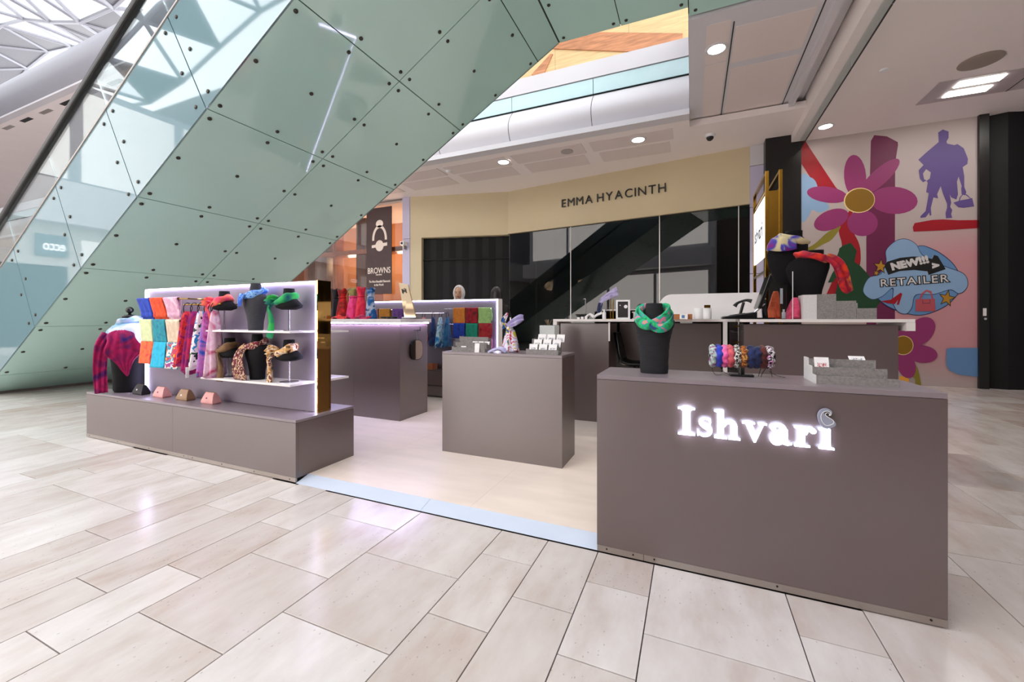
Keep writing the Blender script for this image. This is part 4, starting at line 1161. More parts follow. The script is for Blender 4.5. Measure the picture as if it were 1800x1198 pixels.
hanger_scarf('blue and lilac scarf hanging behind the leaf print scarf', -3.79, hy_, hz, .73, clothmat('lilac_blue', [(40, 90, 190), (200, 120, 190), (150, 40, 120), (60, 120, 200)], 10, sheen=.1), .095, seed=4)
hanger_scarf('pale pink scarf on the rightmost hanger beside the shelf', -3.70, hy_, hz, .72, clothmat('pale_pink_h', [(220, 150, 200), (236, 200, 220), (190, 60, 110)], 9, sheen=.1), .08, seed=5)
for k, (a, b) in enumerate(((-3.93, .73), )):
    o = obj('swing_tag', MB().box(a, a + .004, 2.12, 2.145, .70, .79), M['card']); tag(o, 'white swing tag below the hanging scarves', 'label')

# ---------------------------------------------------------------- neck and torso display stands
def neck_stand(label, x, y, z, h, sc_m, tail_m=None, seed=0, face=0.0, tail=None):
    """black neck form on a chrome pole with a scarf tied round it"""
    t = thing('neck_stand', label, 'display stand', (x, y, z), 'neck forms on chrome poles')
    obj('base_disc', MB().lathe((x, y, z), [(.07, 0), (.07, .004), (.01, .007)]), M['chrome'], t)
    obj('pole', MB().cyl((x, y, z + .004), (x, y, z + h), .006), M['chrome'], t)
    zz = z + h
    secs = [(x, y, zz - .05, .055, .05), (x, y, zz - .035, .115, .075), (x, y, zz - .015, .12, .08), (x, y, zz + .02, .075, .06), (x, y, zz + .05, .046, .043), (x, y, zz + .115, .04, .038)]
    obj('neck_form', MB().loft(secs, 24), M['black_felt'], t, smooth=True)
    return t, zz
def scarf_on(label, parent_free, mb, m, tails, group='scarves tied on display forms', tag_at=None):
    o = thing('tied_scarf', label, 'scarf', tuple(mb.v[0]), group)
    obj('loop', mb, m, o, smooth=True)
    for q in tails: cloth('tail', q, m, o)
    return o
sy = 2.29
def scarf_set(x, z, label_st, label_sc, cols, scale, h, tail_dx=-.07, tail_len=.24, const=False, seed=0, tw=.075):
    t, zz = neck_stand(label_st, x, sy, z, h, None)
    m = clothmat('tied_%d' % seed, cols, scale, const=const, seed=seed, sheen=.1)
    lp = collar((x - .012, sy - .01, zz + .028), .058, .055, .027, tilt=(.026, .012), seed=seed, fat=1.2)
    fx = x + tail_dx
    tl = [ribbon([(x - .05, sy - .06, zz + .02), (fx - .01, sy - .075, zz - .03), (fx, sy - .07, zz - .12), (fx - .015, sy - .07, zz + .02 - tail_len)], lambda s: tw * (.5 + .6 * s), wave=.22, across=(.9, -.4, 0), seed=seed),
          ribbon([(x - .055, sy - .055, zz + .03), (x - .1, sy - .08, zz + .04), (x - .13, sy - .085, zz + .005)], lambda s: .04 + .05 * s, wave=.3, across=(0, .3, 1), seed=seed + 1)]
    scarf_on(label_sc, None, lp, m, tl)
scarf_set(-3.69, 1.106, 'black neck form on chrome pole at the left of the upper shelf', 'coral pink scarf tied on the left neck form, upper shelf', [(236, 40, 80), (250, 90, 120), (230, 110, 60), (240, 60, 130)], 10, .215, -.10, .26, seed=21)
scarf_set(-2.90, 1.106, 'black neck form on chrome pole at the right of the upper shelf', 'emerald and navy scarf tied on the right neck form, upper shelf', [(24, 44, 110), (20, 130, 90), (40, 170, 70), (30, 150, 110)], 7, .215, -.11, .29, seed=22)
scarf_set(-3.62, .706, 'black neck form on chrome pole at the left of the lower shelf', 'brown shawl scarf wound on the left neck form, lower shelf', [(96, 70, 48), (130, 98, 66), (110, 80, 56)], 14, .215, -.02, .26, seed=23, tw=.10)
scarf_set(-2.90, .706, 'black neck form on chrome pole at the right of the lower shelf', 'leopard print scarf tied on the right neck form, lower shelf', [(60, 36, 24), (190, 140, 80), (214, 170, 110), (236, 220, 200), (120, 60, 40)], 22, .215, -.12, .25, const=True, seed=24)

def torso(x, y, z, h, w, d, lean=(0, 0), n=28, tilt_sh=0.0):
    """armless display torso: narrow waist, wide shoulders, short neck"""
    P_ = [(0, .50, .62), (.03, .53, .66), (.18, .55, .70), (.36, .66, .84), (.52, .86, .98), (.64, 1.0, .98), (.71, .97, .86), (.765, .70, .70), (.80, .44, .60), (.84, .36, .55), (.92, .34, .52), (.985, .33, .50), (1.0, .30, .46)]
    return MB().loft([(x + lean[0] * s * s, y + lean[1] * s * s, z + h * s, w * a, d * b) for s, a, b in P_], n)
t = thing('display_torso', 'grey cord wrapped torso in the middle of the upper shelf', 'display stand', (-3.29, sy, 1.106))
obj('form', torso(-3.29, sy, 1.106, .385, .125, .075), M['rope'], t, smooth=True)
scarf_on('blue patterned cowl scarf on the grey torso', None, collar((-3.29, sy, 1.106 + .30), .072, .062, .024, tilt=(.012, .02), seed=31, fat=1.2),
         clothmat('blue_cowl', [(30, 60, 170), (60, 110, 210), (140, 190, 230), (40, 40, 150)], 24, seed=3, sheen=.1),
         [ribbon([(-3.33, sy - .075, 1.40), (-3.34, sy - .10, 1.35), (-3.335, sy - .10, 1.30)], lambda s: .10 * (1 - .6 * s), wave=.1, across=(1, -.2, 0), seed=4)])
t = thing('display_torso', 'black torso in the middle of the lower shelf', 'display stand', (-3.27, sy, .706))
obj('form', torso(-3.27, sy, .706, .37, .125, .075), M['black_felt'], t, smooth=True)
scarf_on('maroon and cream patterned scarf down the black torso', None, collar((-3.27, sy, .706 + .29), .07, .06, .022, tilt=(.012, .02), seed=32, fat=1.2),
         clothmat('maroon_print', [(110, 30, 50), (214, 190, 160), (130, 40, 60), (70, 24, 36), (190, 150, 110)], 30, seed=5, const=True, sheen=.1),
         [ribbon([(-3.31, sy - .07, .99), (-3.34, sy - .095, .93), (-3.35, sy - .105, .83), (-3.35, sy - .10, .712)], lambda s: .08 + .10 * s, wave=.08, across=(1, -.1, 0), seed=6)])

# ---------------------------------------------------------------- draped mannequin at the plinth's left end
mx, my = -5.33, 2.36
t = thing('dress_form', 'black dress form torso at the left end of the plinth', 'mannequin', (mx, my, .457))
obj('body', MB().loft([(mx, my, .457 + a, b, c) for a, b, c in ((0, .13, .115), (.02, .14, .125), (.15, .14, .13), (.3, .15, .14), (.45, .165, .165), (.55, .17, .175), (.62, .15, .155), (.665, .10, .10), (.69, .065, .065), (.76, .058, .058))], 28), M['black_felt'], t, smooth=True)
obj('neck_cap', MB().lathe((mx, my, 1.217), [(.06, 0), (.062, .012), (.046, .022), (.014, .028), (.012, .05)]), M['black_gloss'], t, smooth=True)
obj('finial', MB().ball((mx, my, 1.29), .034), M['black_gloss'], t, smooth=True)
m_shawl = clothmat('white_blue_shawl', [(176, 192, 214), (200, 202, 216), (120, 168, 198), (190, 190, 210)], 7, sheen=.1)
m_petal = clothmat('magenta_petal_print', [(50, 16, 96), (120, 12, 80), (170, 14, 84), (130, 10, 70), (44, 24, 104)], 6, sheen=.05)
t = thing('shawl', 'white and blue shawl with magenta flower draped over the dress form', 'scarf', (mx, my, 1.0))
def shell(cx, cy, secs, n=30, a0=0, a1=360, amp=.03, seed=0):
    rr = random.Random(seed); ph = rr.random() * 6
    g = []
    for z, rx, ry, dz in secs:
        g.append([(cx + rx * (1 + amp * math.sin(7 * a + ph)) * math.cos(a), cy + ry * (1 + amp * math.sin(7 * a + ph)) * math.sin(a), z + dz * math.sin(2 * a + ph))
                  for a in (math.radians(a0 + (a1 - a0) * j / n) for j in range(n + 1))])
    return MB().grid(g)
cloth('wrap', shell(mx, my, [(1.165, .08, .08, .01), (1.135, .125, .13, .012), (1.09, .165, .17, .015), (1.03, .18, .185, .02), (.95, .18, .185, .03), (.88, .175, .18, .05)], amp=.035, seed=3), m_shawl, t)
obj('neck_roll', collar((mx, my, 1.17), .08, .08, .032, tilt=(.02, .01), seed=8, fat=1.1), m_shawl, t, smooth=True)
fd, rd = Vector((.92, -.39, 0)), Vector((.39, .92, 0))     # towards the aisle, along its side
def DF(a, b, z): return Vector((mx, my, 0)) + fd * a + rd * b + Vector((0, 0, z))
cloth('flower_fall', ribbon([DF(.175, -.07, 1.085), DF(.22, -.065, 1.02), DF(.235, -.05, .90), DF(.225, -.04, .77), DF(.195, -.02, .63)], lambda s: .25 * math.sin(PI * (.06 + s * .93)) ** .75 * (1 + .13 * math.sin(s * 15)) * (1 - .8 * max(0, (s - .62) / .38)) + .006, wave=.035, across=tuple(rd), seed=5, n=17), m_petal, t)
cloth('side_fall', ribbon([DF(.13, -.15, 1.05), DF(.15, -.20, .93), DF(.13, -.215, .72), DF(.13, -.205, .475)], lambda s: .11 - .015 * s, wave=.14, across=tuple(rd), seed=6, n=11), m_petal, t)

# ---------------------------------------------------------------- four little pouches
def pouch(label, x, y, c, mark, seed):
    t = thing('pouch', label, 'pouch', (x, y, .457), 'zipped pouches on the plinth')
    m = mat('pouch_leather_%d' % seed, c, .35 if mark != 'gold' else .3, 0.0 if mark != 'gold' else .25, var=.08, scale=20)
    secs = [(0, .078, .036), (.012, .084, .04), (.03, .08, .038), (.06, .069, .028), (.088, .06, .016), (.096, .057, .009)]
    obj('body', MB().rings([[(x + sx * a + 0, y + sy_ * b, .457 + z) for sx, sy_ in ((-1, -.9), (-.96, -1), (.96, -1), (1, -.9), (1, .9), (.96, 1), (-.96, 1), (-1, .9))] for z, a, b in secs]), m, t, bevel=.002)
    obj('zip', MB().box(x - .055, x + .055, y - .003, y + .003, .551, .556), M['gold'], t)
    mm = M['card'] if mark in ('white', 'gold') else mat('plum_emblem', (120, 30, 80), .5)
    e = obj('emblem', MB().lathe((0, 0, 0), [(.002, 0), (.012, 0), (.012, .003), (.002, .003)], 6), mm, t)
    e.data.transform(Matrix.Translation((x - .012, y - .030, .457 + .045)) @ Matrix.Rotation(PI / 2 - .28, 4, 'X') @ Matrix.Rotation(.4, 4, 'Z'))
pouch('black zipped pouch with a small white emblem', -4.985, 2.30, (26, 26, 32), 'white', 1)
pouch('pink zipped pouch, left of the bronze one', -4.63, 2.30, (226, 160, 158), 'plum', 2)
pouch('bronze metallic zipped pouch', -4.26, 2.30, (156, 122, 92), 'gold', 3)
pouch('pink zipped pouch with plum emblem at the right of the row', -3.89, 2.30, (228, 164, 160), 'plum', 4)

# ================================================================ TALL COUNTER (back left)
TZ = 1.198
t = counter('tall_counter', 'tall taupe counter with white top and LED glow, hung with an oval mirror', -4.75, -3.06, 3.835, 4.37, PZ, 1.155, seams=(-3.75,), topmat='none')
obj('white_top', MB().box(-4.78, -3.02, 3.80, 4.40, 1.155, TZ), M['white_top'], t, bevel=.003)
obj('led_strip', MB().box(-4.74, -3.03, 3.806, 3.826, 1.144, 1.1545), M['led_lilac'], t)
obj('led_strip', MB().box(-3.050, -3.034, 3.84, 4.36, 1.144, 1.1545), M['led_lilac'], t)
t = thing('oval_mirror', 'oval gold mirror hanging from a hook on the tall counter', 'mirror', (-3.05, 4.12, .83))
yc, zc = 4.122, .828
def capsule(yc, zc, hw, hh, n=10):
    q = []
    for i in range(4 * n):
        a = 2 * PI * i / (4 * n)
        q.append((yc + hw * math.copysign(abs(math.cos(a)) ** .75, math.cos(a)), zc + hh * math.copysign(abs(math.sin(a)) ** .65, math.sin(a))))
    return q
obj('mirror_rim', MB().prism(capsule(yc, zc, .118, .122), lambda p: (-3.058, p[0], p[1]), lambda p: (-3.036, p[0], p[1])), M['black_gloss'], t)
obj('mirror_glass', MB().prism(capsule(yc, zc, .110, .114), lambda p: (-3.04, p[0], p[1]), lambda p: (-3.0335, p[0], p[1])), mat('bronze_mirror', (206, 184, 156), .02, 1.0, var=.01), t)
obj('hook', MB().box(-3.058, -3.01, yc - .035, yc + .035, 1.055, 1.068).box(-3.018, -3.01, yc + .025, yc + .04, 1.055, 1.10), M['chrome'], t)
obj('chain', MB().tube([(-3.035, yc - .02, 1.056), (-3.035, yc, .945)], .0025, 5).tube([(-3.035, yc + .02, 1.056), (-3.035, yc, .945)], .0025, 5), M['chrome'], t)

def tied_stand(label, x, y, z, h, cols, seed, top_m=None, wid=.075, scale=8, lb=None, group='scarves knotted on stands along the tall counter'):
    t = thing('scarf_stand', label, 'scarf', (x, y, z), group)
    m = clothmat('stand_scarf_%d' % seed, cols, scale, seed=seed, sheen=.1)
    obj('pole', MB().cyl((x, y, z), (x, y, z + h - .03), .006).lathe((x, y, z), [(.05, 0), (.05, .005), (.006, .006)]), M['chrome'], t)
    obj('drape', bundle(x, y, z + h * .72, z + .006, (wid * .5, wid * .45), (wid, wid * .8), 5, .13, seed=seed), m, t, smooth=True)
    obj('knot', MB().ball((x, y, z + h * .74), wid * .62, wid * .6, h * .06), m, t, smooth=True)
    obj('head_wrap', bundle(x, y, z + h * .74, z + h, (wid * .45, wid * .45), (wid * .75, wid * .62), 4, .12, seed=seed + 5), top_m or m, t, smooth=True)
    return t
yy = 4.02
def X4(u): return on_y(u, 555, yy).x
tied_stand('black scarf knotted on a stand, leftmost on the tall counter', X4(591), yy, TZ, .37, [(14, 14, 24), (24, 22, 36), (10, 10, 16)], 41)
tied_stand('red scarf knotted on a stand on the tall counter', X4(605), yy - .03, TZ, .37, [(150, 14, 16), (200, 30, 24), (120, 10, 20), (190, 60, 20)], 42, wid=.085)
tied_stand('pink scarf with an olive knot on a stand on the tall counter', X4(621), yy, TZ, .375, [(210, 30, 90), (230, 70, 140), (190, 20, 70)], 43, top_m=clothmat('olive_wrap', [(120, 110, 60), (150, 140, 80), (90, 90, 40)], 12), wid=.088)
tied_stand('crimson pink scarf knotted on a stand on the tall counter', X4(637), yy - .02, TZ, .385, [(200, 20, 60), (226, 50, 80), (210, 40, 40)], 44, wid=.08)
tied_stand('blue scarf knotted on a stand, rightmost on the tall counter', X4(652), yy, TZ, .37, [(14, 60, 130), (20, 90, 150), (190, 200, 220), (16, 50, 110)], 45, wid=.072)
tied_stand('dark navy scarf knotted on a stand behind the red one', X4(613), yy + .14, TZ, .35, [(24, 26, 60), (40, 50, 100), (20, 20, 40)], 46, wid=.06)
for i, (u, c, lb) in enumerate(((611, [(220, 20, 40), (240, 60, 60), (200, 10, 40)], 'red scarf end lying on the tall counter top'), (652, [(170, 10, 70), (200, 20, 90), (120, 10, 60)], 'plum scarf end lying between the pink and blue stands'))):
    x = X4(u)
    o = cloth('scarf_end', ribbon([(x - .10, yy - .13, TZ + .012), (x - .03, yy - .15, TZ + .03), (x + .03, yy - .14, TZ + .012), (x + .10, yy - .13, TZ + .018)], .09, wave=.14, across=(0, 1, .3), seed=i), clothmat('end_%d' % i, c, 10))
    tag(o, lb, 'scarf')
for i, u in enumerate((672, 682, 690)):
    x = X4(u) ; o = obj('bead_bracelet', collar((x, 4.05, TZ + .016), .035, .032, .011, seed=i), M['black_gloss'], smooth=True)
    tag(o, ['black bead bracelet on the tall counter, leftmost of three', 'black bead bracelet in the middle of three on the tall counter', 'black bead bracelet beside the leaning gold mirror'][i], 'bracelet')
# leaning table mirror
t = thing('table_mirror', 'tall gold tinted table mirror leaning back on the tall counter', 'mirror', (-3.3, 4.05, TZ))
a0, a1 = on_y(711, 556, 4.0), on_y(729, 556, 4.0); b0, b1 = on_y(698, 496, 4.0), on_y(712, 498, 4.0)
q = [(a0.x, 4.0, TZ + .02), (a1.x, 4.02, TZ + .02), (a1.x, 4.035, TZ + .02), (a0.x, 4.015, TZ + .02), (b0.x, 4.03, b0.z), (b1.x, 4.05, b1.z - .01), (b1.x, 4.065, b1.z - .01), (b0.x, 4.045, b0.z)]
obj('mirror_glass', MB().hexa(q), mat('champagne_mirror', (226, 206, 170), 0.04, 1.0, var=0.02), t)
hp = Vector((b0.x * .62 + b1.x * .38, 4.03, b0.z)) .lerp(Vector((a0.x * .5 + a1.x * .5, 4.0, TZ + .02)), .30); hp.y = 4.018
text_obj('reflected_letter', 'H', .075, M['black_text'], face_mtx(hp, (1, 0, .28), (-.28, 0, 1)), t, .001, 'CENTER', .002)  # reflection of an H, put on the mirror as a flat letter
obj('base', MB().box(a0.x - .02, a1.x + .03, 3.97, 4.10, TZ, TZ + .02), M['chrome'], t, bevel=.004)

# ================================================================ BACK DISPLAY WALL
def back_wall():
    t = thing('back_display_wall', 'LED edged display wall at the back of the kiosk with dark drawers', 'display unit', (-3.8, 5.5, PZ))
    x0, x1, y, z1 = -5.0, -2.56, 5.42, 1.49
    obj('wall_panel', MB().box(x0 + .012, x1 - .03, y, y + .011, .5, z1 - .02), mat('mauve_grey_panel_back', (112, 104, 118), .45, var=.02), t)
    obj('wall_core', MB().box(x0, x1 - .012, y + .012, y + .11, PZ, z1 - .008), M['laminate'], t)
    obj('wall_cap', MB().box(x0, x1, y - .014, y + .115, z1 - .007, z1), M['white_top'], t)
    obj('end_panel', MB().box(x1 - .012, x1, y - .014, y + .115, PZ, z1 - .007), M['white_top'], t)
    led('led_strip', MB().box(x0, x1 - .013, y - .012, y + .011, z1 - .019, z1 - .0075), t)
    led('led_strip', MB().box(x1 - .028, x1 - .0125, y - .012, y + .011, .5, z1 - .02), t)
    obj('plinth', MB().box(x0, x1, 5.22, y + .1, PZ, .43), mat('dark_taupe_drawer', (84, 74, 72), .45), t)
    for z0_, z1_ in ((.06, .2), (.215, .415)):
        for k in range(3):
            a = x0 + k * (x1 - x0) / 3
            obj('drawer_front', MB().box(a + .006, a + (x1 - x0) / 3 - .006, 5.205, 5.22, z0_, z1_), M['laminate'], t)
    for z, a, b in ((1.345, -3.42, -2.64), (1.12, -3.42, -2.64), (.90, -3.42, -2.64), (1.285, -4.2, -3.42), (1.345, -5.0, -4.2)):
        r = obj('scarf_rail', MB().cyl((a, y - .1, z), (b, y - .1, z), .007), M['chrome'], t)
        for xx in (a + .02, b - .02): obj('rail_bracket', MB().cyl((xx, y - .1, z), (xx, y + .005, z), .006), M['chrome'], r)
back_wall()
gb = 'folded scarves on the back display wall'
def X5(u): return on_y(u, 560, 5.31).x
bw = [('ochre', [(176, 100, 30), (190, 116, 40), (166, 92, 26)], 'ochre folded scarf on the top rail of the back wall'),
      ('dark red', [(110, 10, 24), (150, 14, 30), (60, 10, 20)], 'dark red folded scarf on the top rail of the back wall'),
      ('sage', [(130, 170, 100), (150, 186, 116), (120, 160, 92)], 'sage green folded scarf on the top rail of the back wall'),
      ('cobalt', [(10, 40, 120), (16, 54, 150), (10, 30, 100)], 'cobalt blue folded scarf on the second rail of the back wall'),
      ('jade', [(10, 110, 90), (16, 130, 104), (10, 100, 84)], 'jade green folded scarf on the second rail of the back wall'),
      ('fringe red', [(90, 14, 20), (160, 20, 36), (120, 60, 40)], 'red folded scarf with tasselled lines on the second rail of the back wall'),
      ('grey floral', [(90, 90, 100), (150, 140, 150), (60, 60, 70)], 'grey floral folded scarf on the lowest rail of the back wall'),
      ('plum floral', [(90, 20, 50), (150, 50, 70), (60, 20, 40)], 'plum floral folded scarf on the lowest rail of the back wall'),
      ('pink', [(210, 120, 170), (226, 150, 190), (200, 100, 150)], 'pink folded scarf on the lowest rail of the back wall')]
bz = [1.345, 1.345, 1.345, 1.12, 1.12, 1.12, .90, .90, .90]
for i, (n_, cols, lb) in enumerate(bw):
    k = i % 3; a = X5(797) + k * .212
    folded(lb, clothmat('back_' + n_, cols, 14, seed=i, sheen=.1), a, a + .20, 5.32, bz[i], .215, .18, 0, gb, seed=i)
for i, (u, n_, cols) in enumerate(((655, 'mauve', [(120, 80, 90), (140, 96, 104), (110, 70, 80)]), (676, 'mustard', [(150, 96, 10), (170, 110, 16), (140, 88, 10)]), (699, 'violet', [(80, 40, 110), (96, 50, 130), (70, 34, 96)]))):
    a = X5(u - 9); b = X5(u + 11)
    folded(n_ + ' folded scarf on the back wall behind the tall counter', clothmat('backl_' + n_, cols, 10, seed=i), a, b - .01, 5.32, 1.345, .22, .18, 0, gb, seed=i + 20)
gh = 'scarves hanging on the back display wall'
hanger_scarf('navy scarf on a hanger, beside the tall counter', X5(761), 5.32, 1.285, .80, clothmat('navy_h', [(20, 30, 70), (40, 60, 110), (24, 40, 90)], 10), .10, gh, 51)
hanger_scarf('turquoise, white and blue scarf on a hanger of the back wall', X5(775), 5.30, 1.285, .78, clothmat('turq_h', [(20, 90, 170), (60, 160, 210), (200, 220, 230), (20, 120, 140), (30, 60, 150)], 9, seed=2), .12, gh, 52)
hanger_scarf('deep blue scarf on a hanger beside the folded scarves', X5(785), 5.33, 1.285, .80, clothmat('deep_h', [(16, 40, 110), (40, 110, 150), (20, 60, 130)], 9, seed=4), .11, gh, 53)
hanger_scarf('dark red scarf on a hanger behind the leaning mirror', X5(744), 5.32, 1.285, .86, clothmat('dkred_h', [(120, 10, 20), (190, 30, 40), (220, 200, 200)], 14, seed=4), .10, gh, 54)
t = tag(obj('cardboard_box', MB().box(-3.72, -3.58, 5.24, 5.38, .431, .52), mat('brown_card', (150, 84, 50), .7), bevel=.003), 'small brown box on the drawers of the back wall', 'box')

# ================================================================ TILL COUNTERS (back right)
t = counter('till_counter', 'taupe till counter left of the black shell chair, white edged top', -1.42, -.86, 4.70, 5.25, PZ, 1.168, topmat='none')
obj('white_top', MB().box(-1.50, -.30, 4.66, 5.30, 1.168, 1.196), M['white_top'], t, bevel=.003)
obj('top_drop', MB().box(-1.50, -1.455, 4.66, 5.30, 1.10, 1.168), M['white_top'], t)
obj('edge_trim', MB().box(-.862, -.845, 4.69, 4.70, .95, 1.16), M['white_top'], t)
t = counter('till_counter', 'dark taupe back counter panel behind the shell chair', -.83, .30, 5.28, 5.6, PZ, 1.168, topmat='none')
obj('white_top', MB().box(-.29, .42, 4.95, 5.64, 1.168, 1.196), M['white_top'], t, bevel=.003)
obj('white_upright', MB().box(.30, .34, 4.95, 5.0, PZ, 1.168), M['white_top'], t)
t = counter('till_counter', 'wide taupe till counter in front of the painted mural', .47, 1.66, 4.70, 5.25, PZ, 1.168, topmat='none')
obj('white_top', MB().box(.43, 1.76, 4.66, 5.30, 1.168, 1.196), M['white_top'], t, bevel=.003)
obj('top_drop', MB().box(1.70, 1.76, 4.66, 5.30, 1.095, 1.168), M['white_top'], t)
obj('glass_wing', MB().box(.345, .46, 4.72, 4.73, .3, 1.165), M['acrylic'], t)
for k, z in enumerate((1.12, .96)):
    obj('lock', MB().box(.385, .43, 4.712, 4.72, z, z + .012), M['gold'], t)
CTZ = 1.196

# black shell chair
cx_, cy_ = -.60, 4.98
t = thing('shell_chair', 'black moulded shell chair on a pedestal between the till counters', 'chair', (cx_, cy_, PZ))
g = []
prof = [(.20, .66), (.12, .645), (0, .64), (-.10, .65), (-.17, .69), (-.205, .78), (-.225, .88), (-.245, .98), (-.255, 1.04)]
for a, z in [tuple(p) for p in smooth_open(prof, 3)]:
    w = .20 if z < .8 else .20 - .07 * (z - .8) / .24
    g.append([(cx_ + a + .05 * abs(s) ** 2 * (1 if z > .7 else 0), cy_ + w * s, z + .05 * s * s * (1 if z < .7 else 0)) for s in (q / 6 - 1 for q in range(13))])
cloth('seat_shell', MB().grid(g), M['black_gloss'], t, .014)
obj('pedestal', MB().cyl((cx_, cy_, PZ + .02), (cx_, cy_, .64), .03).lathe((cx_, cy_, PZ), [(.20, 0), (.2, .012), (.04, .03), (.03, .06)]), M['black_gloss'], t, smooth=False)
obj('foot_rest', MB().tube([(cx_ + .14 * math.cos(a), cy_ + .14 * math.sin(a), .33) for a in (2 * PI * i / 24 for i in range(24))], .009, 6, True), M['chrome'], t)

# ---------------------------------------------------------------- things on the till counters
ty = 4.88
def T(u, v=556): return on_y(u, v, ty)
def TS_(px): return px * 5.3 / FOC
# jewellery tray
p = T(1025)
t = thing('jewellery_tray', 'black wire tray with gooseneck hook and white tags on the left till', 'tray', (p.x, ty, CTZ))
obj('tray', MB().rings([[(p.x + r * math.cos(a), ty + r * .7 * math.sin(a), CTZ + z) for a in (2*PI*j/16 for j in range(16))] for r, z in ((.06, 0), (.10, .06), (.096, .06), (.056, .006))]), M['black_gloss'], t)
obj('gooseneck', MB().tube(smooth_open([(p.x + .03, ty, CTZ), (p.x + .03, ty, CTZ + .2), (p.x + .022, ty, CTZ + .24), (p.x, ty, CTZ + .235)], 5), .006), M['chrome'], t)
for k in range(3):
    obj('tag_card', MB().box(p.x - .05 + k * .045, p.x - .02 + k * .045, ty - .09, ty - .075, CTZ, CTZ + .022 + .006 * k), M['card'], t)
for k, u in enumerate((1038, 1052)):
    q = T(u)
    o = cloth('folded_tissue', ribbon([(q.x - .05, ty - .05, CTZ + .012), (q.x, ty - .05, CTZ + .05), (q.x + .05, ty - .05, CTZ + .02 + .05 * k)], .06, wave=.2, across=(0, 1, .2), seed=k), M['card'])
    tag(o, ['crumpled white tissue beside the jewellery tray', 'crumpled white tissue beside the sprig of lilac scarf'][k], 'tissue')
# horizontal bust with lilac scarf
p = T(1072)
t = thing('scarf_display', 'low stand with a lilac scarf flung sideways on the left till', 'scarf', (p.x, ty, CTZ))
obj('pole', MB().cyl((p.x, ty + .05, CTZ), (p.x, ty + .05, CTZ + .30), .006).lathe((p.x, ty + .05, CTZ), [(.05, 0), (.05, .006), (.006, .007)]), M['gold'], t)
mli = clothmat('lilac_scarf', [(150, 140, 190), (190, 180, 216), (120, 110, 160)], 9)
cloth('scarf_fold', ribbon([(p.x - .11, ty, CTZ + .16), (p.x - .08, ty, CTZ + .23), (p.x + .01, ty, CTZ + .29), (p.x + .09, ty, CTZ + .315)], lambda s: .05 + .07 * s, wave=.18, across=(0, .4, 1), seed=3), mli, t)
cloth('scarf_tail', ribbon([(p.x - .10, ty - .02, CTZ + .19), (p.x - .12, ty - .03, CTZ + .1), (p.x - .11, ty - .03, CTZ + .03)], .05, wave=.2, across=(1, 0, 0), seed=4), clothmat('navy_tail', [(30, 36, 70), (50, 60, 100), (24, 28, 56)], 9), t)
p = T(1065)
t = thing('white_bottle', 'small white pump bottle on the left till', 'bottle', (p.x, ty - .1, CTZ))
obj('body', MB().lathe((p.x - .0, ty - .1, CTZ), [(.02, 0), (.022, .01), (.022, .075), (.01, .085), (.008, .1)], 14), M['white'], t, smooth=True)
obj('pump', MB().box(p.x - .018, p.x + .008, ty - .106, ty - .094, CTZ + .1, CTZ + .11), M['white'], t)
p = T(1079)
t = thing('bracelet_bar', 'thin gold T-shaped bracelet bar on the left till', 'display stand', (p.x, ty - .05, CTZ))
obj('post', MB().cyl((p.x, ty - .05, CTZ), (p.x, ty - .05, CTZ + .22), .006).lathe((p.x, ty - .05, CTZ), [(.04, 0), (.04, .005), (.006, .006)]), M['gold'], t)
obj('bar', MB().cyl((p.x - .07, ty - .05, CTZ + .105), (p.x + .30, ty - .05, CTZ + .105), .005), M['white_top'], t)
p0, p1 = T(1086), T(1110)
t = thing('picture_frame', 'white framed black sign with a round white logo on the till', 'frame', ((p0.x + p1.x) / 2, ty - .12, CTZ))
fz = .215
obj('frame', MB().box(p0.x, p0.x + .02, ty - .13, ty - .11, CTZ, CTZ + fz).box(p1.x - .02, p1.x, ty - .13, ty - .11, CTZ, CTZ + fz).box(p0.x + .02, p1.x - .02, ty - .13, ty - .11, CTZ, CTZ + .018).box(p0.x + .02, p1.x - .02, ty - .13, ty - .11, CTZ + fz - .018, CTZ + fz), M['white'], t)
obj('print', MB().box(p0.x + .019, p1.x - .019, ty - .122, ty - .115, CTZ + .017, CTZ + fz - .017), M['black_wall'], t)
obj('logo', MB().cyl(((p0.x + p1.x) / 2 + .03, ty - .124, CTZ + .14), ((p0.x + p1.x) / 2 + .03, ty - .122, CTZ + .14), .02), M['white'], t)
obj('logo_dot', MB().cyl((p0.x + .045, ty - .124, CTZ + .155), (p0.x + .045, ty - .122, CTZ + .155), .006), M['white'], t)
p = T(1117)
o = tag(obj('ribbon_reel', MB().lathe((p.x, ty - .02, CTZ), [(.035, 0), (.035, .01), (.022, .012), (.022, .07), (.035, .072), (.035, .085)], 16), M['card']), 'small white ribbon reel beside the black sign frame', 'reel')
# white rounded screen
def screen():
    y = 5.22
    a = on_y(1159, 557, y); b = on_y(1338, 557, y); top = on_y(1250, 515.5, y).z
    t = thing('counter_screen', 'white privacy screen with rounded corner behind the till', 'screen', ((a.x + b.x) / 2, y, CTZ))
    r = .14
    pts = [(a.x, CTZ), (b.x, CTZ), (b.x, top)] + [(a.x + r + r * math.cos(q), top - r + r * math.sin(q)) for q in (PI / 2 + PI / 2 * i / 10 for i in range(11))]
    obj('board', MB().prism(pts, lambda p: (p[0], y, p[1]), lambda p: (p[0], y + .025, p[1])), M['white'], t)
    for x in (a.x + .25, b.x - .2): obj('foot', MB().box(x, x + .08, y - .06, y + .025, CTZ, CTZ + .012), M['chrome'], t)
screen()
p0, p1 = T(1178), T(1217)
t = thing('wooden_tray', 'low brown wooden box with white cards on the till', 'box', ((p0.x + p1.x) / 2, ty, CTZ))
